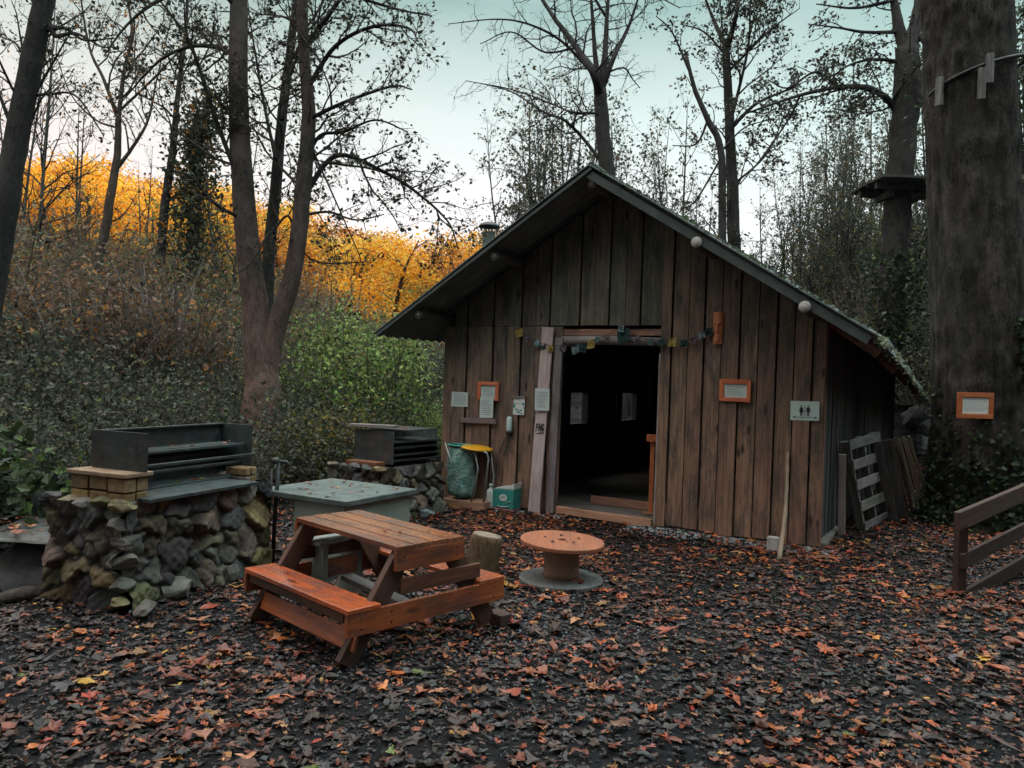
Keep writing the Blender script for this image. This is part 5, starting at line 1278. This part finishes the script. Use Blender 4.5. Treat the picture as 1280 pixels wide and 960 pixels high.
# framed notice on the trunk
q0 = at(1219, 507, 8.78); fu = unit((.985, .10, .012)); fn = np.array([fu[1], -fu[0], 0]); fn = unit(fn)
t = thing('framed_notice', q0, 'brown framed notice fixed to the huge trunk at the right', 'notice')
W_, H_ = .44, .30
def FR(x, z, o): return q0 + fu * x + HZ * (z + .0) + fn * o
for (x0, z0, x1, z1, w_) in ((-W_ / 2, H_ / 2 - .028, W_ / 2, H_ / 2 - .028, .056), (-W_ / 2, -H_ / 2 + .028, W_ / 2, -H_ / 2 + .028, .056)):
    mb = MB(); mb.box(FR((x0 + x1) / 2, z0, 0), fu, fn, HZ, W_, .03, w_, (.8, .8, .7)); mb.build('frame_bar', M['orange'], t, .004)
for sx in (-1, 1):
    mb = MB(); mb.box(FR(sx * (W_ / 2 - .028), 0, .0), HZ, fn, fu, H_ - .115, .03, .056, (.7, .65, .5)); mb.build('frame_bar', M['orange'], t, .004)
mb = MB(); mb.box(FR(0, 0, -.004), fu, fn, HZ, W_ - .10, .012, H_ - .10); pp = mb.build('paper', M['paper2'], t)
mb = MB()
for k in range(6):
    z = .07 - k * .025; x = -.14
    while x < .13 - (.06 if k % 3 == 2 else 0): w_ = RNG.uniform(.012, .04); mb.box(FR(x + w_ / 2, z, .0035), fu, fn, HZ, w_, .001, .004); x += w_ + .009
mb.build('print', M['inkgrey'], pp)
# rope with wooden trunk protectors
t = thing('climbing_rope', at(1200, 98, 8.8), 'dark rope with upright wooden blocks tied round the huge trunk', 'rope')
pts = []; c_, r_ = trunk_at(5.1)
for a in np.linspace(1.02 * PI, 2.0 * PI, 14): pts.append(np.array([c_[0] + (r_ + .05) * math.cos(a), c_[1] + (r_ + .05) * math.sin(a), at(1180 + 60 * (a / PI - 1.02) / .5, 105 - 26 * min(1.5, (a / PI - 1.02) / .5), 8.9)[2]]))
mb = MB(); mb.tube(pts, .022, 8); mb.build('rope', M['black'], t)
for x, y, h in ((1179, 107, .34), (1224, 110, .36), (1231, 92, .34), (1274, 95, .3)):
    dirv = at(x, y, 8.9); a = math.atan2(dirv[1] - c_[1], dirv[0] - c_[0])
    if x < 1190: a = 1.13 * PI
    if x > 1260: a = 1.8 * PI
    p = np.array([c_[0] + (r_ + .075) * math.cos(a), c_[1] + (r_ + .075) * math.sin(a), dirv[2]])
    mb = MB(); mb.box(p, HZ, (-math.sin(a), math.cos(a), 0), (math.cos(a), math.sin(a), 0), h, .08, .05, rt(.7, .9)); mb.build('wooden_block', M['pallet'], t, .004)

# ================================================================== GOLDEN WOOD ON THE HILLSIDE
def target_top(px):
    return np.interp(px, [-150, 0, 60, 130, 180, 300, 400, 480, 560, 640, 760], [200, 205, 192, 198, 225, 238, 255, 290, 300, 285, 330])
OLIVE = [(3, (.30, .27, .06)), (2, (.20, .20, .06)), (2, (.50, .34, .05))]
RUST = [(3, (.55, .20, .04)), (2, (.42, .14, .035)), (1, (.75, .36, .04)), (1, (.3, .16, .06))]
PALE = [(3, (.95, .62, .10)), (2, (.85, .45, .05)), (1, (.6, .42, .12))]
GP = [GOLD, GOLD, PALE, RUST, GOLD, OLIVE, GOLD, RUST]
def gold_variant(k):
    T = Tree(); h = 7.0; GOLD = GP[k]
    P, R = T.stem([np.array([0, 0, -.15]), np.array([RNG.normal(0, .15), RNG.normal(0, .15), 2.2]), np.array([RNG.normal(0, .3), RNG.normal(0, .3), 4.6]), np.array([RNG.normal(0, .4), RNG.normal(0, .4), 6.6])], [.14, .10, .06, .015], 7, 12)
    n = 3000 if k != 7 else 1300; cl = 20
    cc = np.stack([RNG.normal(0, .75, cl), RNG.normal(0, .75, cl), RNG.uniform(1.3, 6.9, cl)], 1); cc[:, :2] *= (1.25 - .11 * np.abs(cc[:, 2:] - 3.6))
    for c in cc:
        i = int(np.argmin(np.abs(P[:, 2] - max(.4, c[2] - .9)))); T.wood.tube([P[i], (P[i] + c) / 2 + RNG.normal(0, .12, 3), c], [.028, .018, .007], 4, False)
    pos = cc[RNG.integers(0, cl, n)] + RNG.normal(0, 1, (n, 3)) * np.array([.46, .46, .32])
    cols = pick(GOLD, n, .15)
    leaf_quads(T.twig, pos, RNG.uniform(.11, .21, n), cols, .2, .7)
    return T.finish('golden_tree', 'golden leaved tree on the sunlit hillside behind the clearing', 'tree', (0, 0, 0), M['bark_far'], GOLD, .15, 'golden trees on the sunlit hillside', 'goldleaf')
GV = [gold_variant(k) for k in range(8)]
for o in GV: WL[o.name] = np.zeros(3)
spots = []; tries = 0; used = set()
while len(spots) < 120 and tries < 6000:
    tries += 1; Yg = RNG.uniform(25, 70); px = RNG.uniform(-160, 760); X = (px - 640) / FPX * Yg
    zt = CAM_H + (HOR - (target_top(px) + RNG.uniform(-6, 45) + (px - 640) * -.035 )) / FPX * Yg
    zg = float(tz(X, Yg)); h = zt - zg
    if h < 3.6 or h > 12: continue
    if any((X - a) ** 2 + (Yg - b) ** 2 < 2.1 ** 2 for a, b, *_ in spots): continue
    spots.append((X, Yg, zg, h))
for i, (X, Yg, zg, h) in enumerate(spots):
    o = GV[i] if i < 8 else copy_tree(GV[i % 8])
    s_ = h / 7.2; o.location = (X, Yg, zg); o.rotation_euler = (0, 0, RNG.uniform(0, 6.28)); q = s_ ** .6 * 1.15; o.scale = (q * RNG.uniform(.9, 1.15), q * RNG.uniform(.9, 1.15), s_)

# ================================================================== BUSHES IN THE SHADE
def bush_variant(name, label, group, pal, h, w, stems, nleaf, lsz, stemcol, leafspread=.16, upright=.6):
    T = Tree()
    ends = []
    for _ in range(stems):
        a = RNG.uniform(0, 2 * PI); r_ = w * math.sqrt(RNG.random()); hh = h * RNG.uniform(.55, 1.05)
        b0 = np.array([r_ * .35 * math.cos(a), r_ * .35 * math.sin(a), -.08]); e_ = np.array([r_ * math.cos(a), r_ * math.sin(a), hh])
        m_ = (b0 + e_) / 2 + np.array([RNG.normal(0, .1 * w), RNG.normal(0, .1 * w), hh * .12 * upright]); p, r2 = spline([b0, m_, e_ + np.array([math.cos(a), math.sin(a), -.4]) * RNG.uniform(0, .18 * h)], [.018, .012, .003], 7)
        T.wood.tube(p, r2 * (h / 2.2), 4, False, stemcol); ends.append(p[2:])
        for _ in range(4):
            k = RNG.integers(2, 6); d = unit(RNG.normal(size=3) + np.array([0, 0, .4])); T.twig.tube([p[k], p[k] + d * .2 * h * RNG.uniform(.4, 1)], [.006 * h / 2, .002], 3, False, stemcol); ends.append(np.array([p[k] + d * .12 * h]))
    E_ = np.concatenate(ends); pos = E_[RNG.integers(0, len(E_), nleaf)] + RNG.normal(0, leafspread, (nleaf, 3))
    pos = pos[pos[:, 2] > .02]
    leaf_quads(T.twig, pos, RNG.uniform(.6, 1.3, len(pos)) * lsz, pick(pal, len(pos), .3), .2, .6)
    o = thing(name, (0, 0, 0), label, 'bush', group)
    T.wood.build('stem', M['twig'], o); T.twig.build('foliage', M['foliage'], o)
    return o
M['twig'] = plain('twig_bark', (1, 1, 1), (.6, .6, .6), 8, .9, 0, 0, attr=True)
BROWN = [(3, (.20, .12, .08)), (2, (.14, .095, .065)), (1, (.36, .17, .05)), (1, (.09, .075, .05))]
OLIV = [(3, (.12, .14, .065)), (2, (.08, .10, .05)), (1, (.20, .18, .07)), (1, (.16, .11, .06))]
SC = (.09, .077, .068); SC2 = (.125, .10, .09)
B_dull = [bush_variant('dull_bush', 'dull brown green bush on the shaded bank behind the barbecues', 'dull bushes on the shaded bank', q_, 2.4, 1.2, 44, n_, l_, c_) for q_, n_, l_, c_ in ((DULL, 1700, .085, SC2), (BROWN, 1500, .10, (.14, .11, .09)), (OLIV, 2300, .075, SC2), (BROWN, 700, .08, (.17, .15, .135)))]
B_mute = [bush_variant('bramble_bush', 'dark grey green bramble at the foot of the shaded bank', 'brambles at the foot of the bank', MUTED, 1.3, 1.1, 24, 2600, .065, SC) for _ in range(2)]
B_green = [bush_variant('green_bush', 'fresh green feathery bush between the twin stemmed tree and the hut', 'green bushes left of the hut', GREEN, 2.6, 1.0, 30, 3200, .095, SC) for _ in range(2)]
B_bare = [bush_variant('bare_shrub', 'tall leafless grey shrub among the bushes of the bank', 'leafless shrubs on the bank', DULL, 3.2, 1.1, 40, 350, .07, (.21, .18, .165), .2, .9) for _ in range(2)]
B_yel = [bush_variant('yellow_bush', 'yellow green leafed bush just behind the grey box table', 'yellow green bushes behind the barbecues', [(3, (.16, .15, .04)), (2, (.28, .22, .05)), (2, (.09, .10, .04))], 1.2, .8, 18, 1300, .08, SC)]
B_lush = [bush_variant('leafy_bush', 'tall olive green leafy bush behind the right roof slope of the hut', 'leafy bushes behind the right roof slope', [(3, (.13, .15, .06)), (2, (.09, .115, .06)), (2, (.20, .20, .07)), (1, (.26, .18, .06))], 4.2, 1.3, 34, 3000, .11, SC2, .3) for _ in range(2)]
B_red = [bush_variant('russet_bush', 'russet and olive bush on the right bank near the platform tree', 'russet bushes behind the hut', [(3, (.10, .075, .055)), (2, (.09, .10, .04)), (1, (.22, .11, .04)), (1, (.15, .17, .05))], 2.6, 1.1, 26, 2600, .09, SC)]
first = set()
def put(proto, x, y, s_, sq=1.0, label=None):
    o = proto if proto.name not in first else copy_tree(proto); first.add(proto.name)
    o.location = (x, y, float(tz(x, y)) - .03); o.rotation_euler = (RNG.normal(0, .05), RNG.normal(0, .05), RNG.uniform(0, 6.28)); o.scale = (s_ * sq, s_ * sq, s_)
    if label: o['label'] = label
def clear(x, y):
    if y < 11.2 and 262 < 640 + x / y * FPX < 392: return True
    return in_hut(np.array(x), np.array(y), 1.1) or (x > -3.4 and y < 9.3)
def sow(protos, n, pxr, Yr, sr, mind, topf=None):
    done = []; k = 0
    while len(done) < n and k < n * 60:
        k += 1; px = RNG.uniform(*pxr); Yb = RNG.uniform(*Yr); X = (px - 640) / FPX * Yb
        if clear(X, Yb) or any((X - a) ** 2 + (Yb - b) ** 2 < mind ** 2 for a, b in done): continue
        done.append((X, Yb)); put(protos[len(done) % len(protos)], X, Yb, RNG.uniform(*sr))
sow(B_mute, 34, (-160, 420), (7.6, 12), (.7, 1.15), .8)
sow(B_dull, 60, (-170, 400), (11.5, 24), (.6, 1.15), 1.2)
sow(B_dull, 5, (-120, 300), (17, 24), (1.0, 1.3), 2.0)
sow(B_dull, 12, (400, 600), (19, 27), (.4, .6), 1.2)
sow(B_bare, 16, (-170, 400), (10, 22), (.5, .85), 1.6)
sow(B_green, 8, (405, 485), (12.2, 16), (.6, .98), .9)
sow(B_green, 6, (470, 575), (12.6, 16), (.36, .6), .8)
sow([B_dull[0], B_dull[2], B_bare[0]], 10, (370, 500), (13.5, 20), (.6, .95), 1.0)
sow(B_mute, 10, (420, 600), (15.5, 26), (1.0, 1.5), 1.0)
sow(B_yel, 5, (394, 440), (9.8, 11.5), (.6, .9), .5)
sow([B_dull[1], B_dull[3]], 14, (-170, 170), (11, 17), (.7, 1.1), 1.0)
sow(B_yel, 3, (290, 372), (11.2, 12.5), (.6, .8), .5)
# right bank
sow(B_lush, 7, (1015, 1175), (18, 26), (.5, .95), 1.5)
sow(B_red, 26, (960, 1160), (16.5, 28), (.45, .85), 1.1)
sow(B_dull, 16, (700, 1180), (22, 34), (.5, .8), 1.5)
sow(B_mute, 16, (1130, 1330), (12.5, 17), (.8, 1.3), .8)
sow(B_bare, 8, (1000, 1180), (17, 26), (.6, .9), 1.3)

# saplings: thin multi stemmed trees against the sky
def sapling_variant(lp, pal, lsz, stems=4, h=8.5, nm='sapling', lab='', grp=''):
    T = Tree()
    for _ in range(stems):
        a = RNG.uniform(0, 6.28); e_ = RNG.uniform(.4, 1.7); hh = h * RNG.uniform(.7, 1.0)
        P, R = T.stem([np.array([.15 * math.cos(a), .15 * math.sin(a), -.1]), np.array([e_ * .35 * math.cos(a), e_ * .35 * math.sin(a), hh * .4]), np.array([e_ * math.cos(a) * .8, e_ * math.sin(a) * .8, hh * .75]), np.array([e_ * math.cos(a), e_ * math.sin(a), hh])], [.055, .04, .022, .005], 6, 14)
        T.twigs(P, R, .15, 3.4, .26, 3 if nm == 'sapling' else 2, lmax=1.9, up=.5, leafp=lp)
    return T.finish(nm, lab, 'tree', (0, 0, 0), M['bark_sap'], pal, lsz, grp, clump=2, spread=.05)
SAP = [sapling_variant(.38, [(3, (.085, .11, .085)), (2, (.06, .075, .055)), (2, (.12, .12, .07)), (1, (.17, .12, .06))], .10, 4, nm='sapling', lab='thin multi stemmed sapling standing against the sky behind the hut', grp='saplings behind the hut') for _ in range(3)]
SAPL = [(690, 21, 1.15), (640, 23, 1.05), (715, 22, 1.2), (670, 24, 1.25), (795, 22, 1.05), (845, 22, 1.05), (830, 26, .8), (955, 20, .65), (1000, 19, .78), (1030, 22, .85), (1050, 18, .75), (1075, 21, .9), (1085, 25, 1.0), (985, 25, .75), (1160, 19, .9), (870, 27, .8), (1020, 28, .9), (760, 28, .8), (1150, 24, 1.0), (1290, 13, 1.0), (1310, 15, 1.1)]
for i, (px, Ys, s_) in enumerate(SAPL):
    o = SAP[i] if i < 3 else copy_tree(SAP[i % 3]); X = (px - 640) / FPX * Ys; o.location = (X, Ys, float(tz(X, Ys)) - .05); o.rotation_euler = (0, 0, RNG.uniform(0, 6.28)); o.scale = (s_, s_, s_)
SAQ = [sapling_variant(.25, [(2, (.06, .05, .035)), (1, (.45, .2, .04))], .075, 2, 9.5, 'thin_bank_tree', 'thin brown bank tree with sparse twigs before the golden hillside', 'thin trees before the golden hillside') for _ in range(2)]
for i, (px, Ys, s_) in enumerate([(40, 17, .9), (90, 21, .9), (275, 17, .65), (440, 22, .5), (15, 22, .9), (175, 23, .7)]):
    o = SAQ[i] if i < 2 else copy_tree(SAQ[i % 2]); X = (px - 640) / FPX * Ys; o.location = (X, Ys, float(tz(X, Ys)) - .05); o.rotation_euler = (0, 0, RNG.uniform(0, 6.28)); o.scale = (s_, s_, s_)

# evergreen ivied tree at the extreme right, behind the trunk
T = Tree(); P, R = T.stem([np.array([8.3, 11.6, float(tz(8.3, 11.6)) - .1]), np.array([8.4, 11.6, 5]), np.array([8.3, 11.7, 9])], [.22, .18, .08], 10, 14)
n = 9000; f = RNG.random(n); c = np.stack([8.35 + RNG.normal(0, .8, n), 11.6 + RNG.normal(0, .8, n), float(tz(8.3, 11.6)) + 8.2 * f], 1); leaf_quads(T.twig, c, RNG.uniform(.07, .13, n), pick(IVY, n, .3)); T.twigs(P, R, .2, 3, .2, 2, lmax=1.4)
T.finish('ivied_tree', 'dark evergreen ivied tree at the extreme right behind the huge trunk', 'tree', P[0] * np.array([1, 1, 1]), M['bark'], IVY, .08)
# unseen evergreen trees added to block sky light and darken foreground and edges
for i, (x, y, h0, h1, w_, lab) in enumerate(((-7.2, 2.2, .5, 9, 2.0, 'unseen dense evergreen tree added to shade the left edge of the clearing'), (7.6, 3.6, .6, 9, 2.0, 'unseen dense evergreen tree added to shade the right edge of the clearing'),
                                   (2.6, -4.2, 3.2, 10, 2.3, 'unseen evergreen tree added behind the camera to shade the right foreground'), (-3.6, -3.6, 3.2, 10, 2.3, 'unseen evergreen tree added behind the camera to shade the left foreground'), (-2.4, -1.6, 5.5, 11, 3.2, 'unseen high crowned evergreen added to shade the near ground, left of the pair'), (2.9, -1.5, 5.5, 11, 3.2, 'unseen high crowned evergreen added to shade the near ground, right of the pair'))):
    T = Tree(); zb = float(tz(x, y)); P, R = T.stem([np.array([x, y, zb - .1]), np.array([x + .1, y, zb + 4]), np.array([x, y + .1, zb + h1 + .5])], [.25, .18, .05], 10, 12)
    n = 7000 if h0 < 5 else 15000; f = RNG.random(n); rr = (w_ if h0 < 5 else w_ * 1.35) * np.sqrt(RNG.random(n)) * (1.05 - .5 * f); a = RNG.uniform(0, 6.28, n)
    leaf_quads(T.twig, np.stack([x + rr * np.cos(a), y + rr * np.sin(a), zb + h0 + (h1 - h0) * f], 1), RNG.uniform(.16, .3, n), pick(IVY, n, .3)); T.twigs(P, R, .3, 3, .22, 2, lmax=2)
    T.finish('added_shade_tree', lab, 'tree', base_of(P[0]), M['bark'], IVY, .1)
# rocks on the right bank
for i, (px, py, Yr, s_) in enumerate(((1150, 455, 15, .45), (1163, 480, 14, .4), (1147, 515, 14, .32), (1160, 540, 12.8, .28), (1172, 510, 13.2, .3))):
    p = at(px, py, Yr); z = float(tz(p[0], p[1])); mb = MB(); rock(mb, np.array([p[0], p[1], z + s_ * .3]), (1, 0, 0), (0, 1, 0), HZ, s_ * 1.2, s_, s_ * .8, (.16, .165, .17))
    o = tag(mb.build('bank_rock', M['stone']), 'mossy grey rock on the leafy bank between the hut eave and huge trunk', 'rock', 'rocks on the right bank')
# broad leaved plants at the left edge
def leafy_plant(loc, n, h, label):
    mb = MB(); t = thing('leafy_plant', loc, label, 'plant')
    for _ in range(n):
        a = RNG.uniform(0, 6.28); r_ = RNG.uniform(.15, .5); e_ = np.array(loc) + np.array([r_ * math.cos(a), r_ * math.sin(a), h * RNG.uniform(.5, 1.05)])
        mb.tube([loc, (np.array(loc) + e_) / 2 + HZ * .12, e_], [.006, .005, .002], 4, False, t=(.08, .10, .05))
    mb.build('stem', M['twig'], t)
    m2 = MB(); k = n * 26; a = RNG.uniform(0, 6.28, k); r_ = RNG.uniform(.05, .55, k); P = np.stack([loc[0] + r_ * np.cos(a), loc[1] + r_ * np.sin(a), loc[2] + h * RNG.uniform(.25, 1.05, k) * (1 - .25 * r_)], 1)
    leaf_quads(m2, P, RNG.uniform(.06, .15, k), pick([(3, (.035, .055, .025)), (2, (.055, .085, .035)), (1, (.09, .15, .035)), (1, (.05, .06, .06))], k, .3), 1.2, .75); m2.build('foliage', M['foliage'], t)
for x, y, n, h, lab in ((-3.75, 6.0, 12, .75, 'low broad leaved green plant just left of the stone barbecue'), (-4.15, 6.1, 14, .95, 'taller broad leaved green plant at the left edge above the boulder'), (-3.7, 6.6, 12, .7, 'broad leaved plant behind the left end of the stone barbecue'), (-4.6, 6.7, 14, 1.0, 'broad leaved plant at the extreme left edge farther back')):
    leafy_plant(np.array([x, y, float(tz(x, y))]), n, h, lab)
# ground cover on the banks
mb = MB(); n = 60000; x = RNG.uniform(-26, -2.0, n); y = RNG.uniform(5.5, 30, n); zz = tz(x, y); k = (zz > .12) & ~in_hut(x, y, .5) & ~((np.abs(x + 3.25) < .75) & (y < 10.4)); x, y, zz = x[k], y[k], zz[k]; n = len(x)
leaf_quads(mb, np.stack([x, y, zz + np.abs(RNG.normal(0, .22, n))], 1), RNG.uniform(.05, .12, n), pick(MUTED, n, .3), .4)
n = 16000; x = RNG.uniform(4, 20, n); y = RNG.uniform(9.6, 30, n); zz = tz(x, y); k = (zz > .2) & ~in_hut(x, y, .6); x, y, zz = x[k], y[k], zz[k]; n = len(x)
leaf_quads(mb, np.stack([x, y, zz + np.abs(RNG.normal(0, .12, n))], 1), RNG.uniform(.05, .11, n), pick(IVY + [(2, (.12, .07, .045))], n, .3), .5)
tag(mb.build('undergrowth', M['foliage'], base=(0, 12, 0)), 'low tangled undergrowth covering the banks around the clearing', 'undergrowth')['kind'] = 'stuff'

# ================================================================== LIGHT, SKY, CAMERA
SUN_EL = math.radians(18); hx, hy = -.8, .6
sd = bpy.data.lights.new('sun', 'SUN'); sd.energy = 5.0; sd.angle = math.radians(.5); sd.color = (1.0, .82, .58)
so_ = bpy.data.objects.new('sun', sd); COL.objects.link(so_)
dv = Vector((hx * math.cos(SUN_EL), hy * math.cos(SUN_EL), -math.sin(SUN_EL))); so_.rotation_euler = dv.to_track_quat('-Z', 'Y').to_euler(); so_.location = (10, -20, 30)
w = bpy.data.worlds.new('World'); sc.world = w; w.use_nodes = True; nt = w.node_tree; bg = nt.nodes['Background']
sky = nt.nodes.new('ShaderNodeTexSky'); sky.sky_type = 'NISHITA'; sky.sun_disc = False; sky.sun_elevation = SUN_EL; sky.sun_rotation = math.atan2(-hx, -hy)
sky.air_density = 1.0; sky.dust_density = 2.5
tc = nt.nodes.new('ShaderNodeTexCoord'); sx = nt.nodes.new('ShaderNodeSeparateXYZ'); nt.links.new(tc.outputs['Generated'], sx.inputs[0])
hz = ramp(nt, sx.outputs['Z'], [(0.0, (.98, .94, .94)), (.20, (1.0, .965, .965)), (.32, (.72, .82, .785)), (.44, (.29, .45, .405)), (.57, (2.0, 2.2, 2.12)), (1.0, (4.3, 4.5, 4.4))])
warm = ramp(nt, sx.outputs['X'], [(0.0, (1.0, .84, .78)), (.5, (1.0, 1.0, 1.0)), (1.0, (.80, .94, .925))])
xr = nt.nodes.new('ShaderNodeMapRange'); xr.inputs['From Min'].default_value = -.62; xr.inputs['From Max'].default_value = .62; nt.links.new(sx.outputs['X'], xr.inputs['Value'])
nt.links.new(xr.outputs[0], warm.node.inputs[0])
hz = mix(nt, 1.0, hz, warm, 'MULTIPLY')
mp = nt.nodes.new('ShaderNodeMapping'); mp.inputs['Scale'].default_value = (1, 1, 2.2); nt.links.new(tc.outputs['Generated'], mp.inputs[0])
cl = noise(nt, mp.outputs[0], 2.2, 5, .55)
hz = mix(nt, ramp(nt, cl, [(.42, 0.0), (.68, .42)]), hz, (.72, .80, .78))
up = nt.nodes.new('ShaderNodeVectorMath'); up.operation = 'SCALE'; up.inputs['Scale'].default_value = 13.8; nt.links.new(hz, up.inputs[0])
nt.links.new(mix(nt, .82, sky.outputs[0], up.outputs[0]), bg.inputs['Color']); bg.inputs['Strength'].default_value = 0.1
cam = bpy.data.cameras.new('camera'); cam.sensor_width = 36; cam.lens = FPX / 1280 * 36; cam.clip_end = 1000; cam.clip_start = .05
co = bpy.data.objects.new('camera', cam); COL.objects.link(co); co.location = EYE
from mathutils import Matrix
co.matrix_world = Matrix.Translation(EYE) @ Matrix.Rotation(PI / 2 - PITCH, 4, 'X') @ Matrix.Rotation(ROLL, 4, 'Z')
sc.camera = co
sc.view_settings.view_transform = 'Standard'; sc.view_settings.look = 'None'; sc.view_settings.exposure = 0; sc.view_settings.gamma = 1
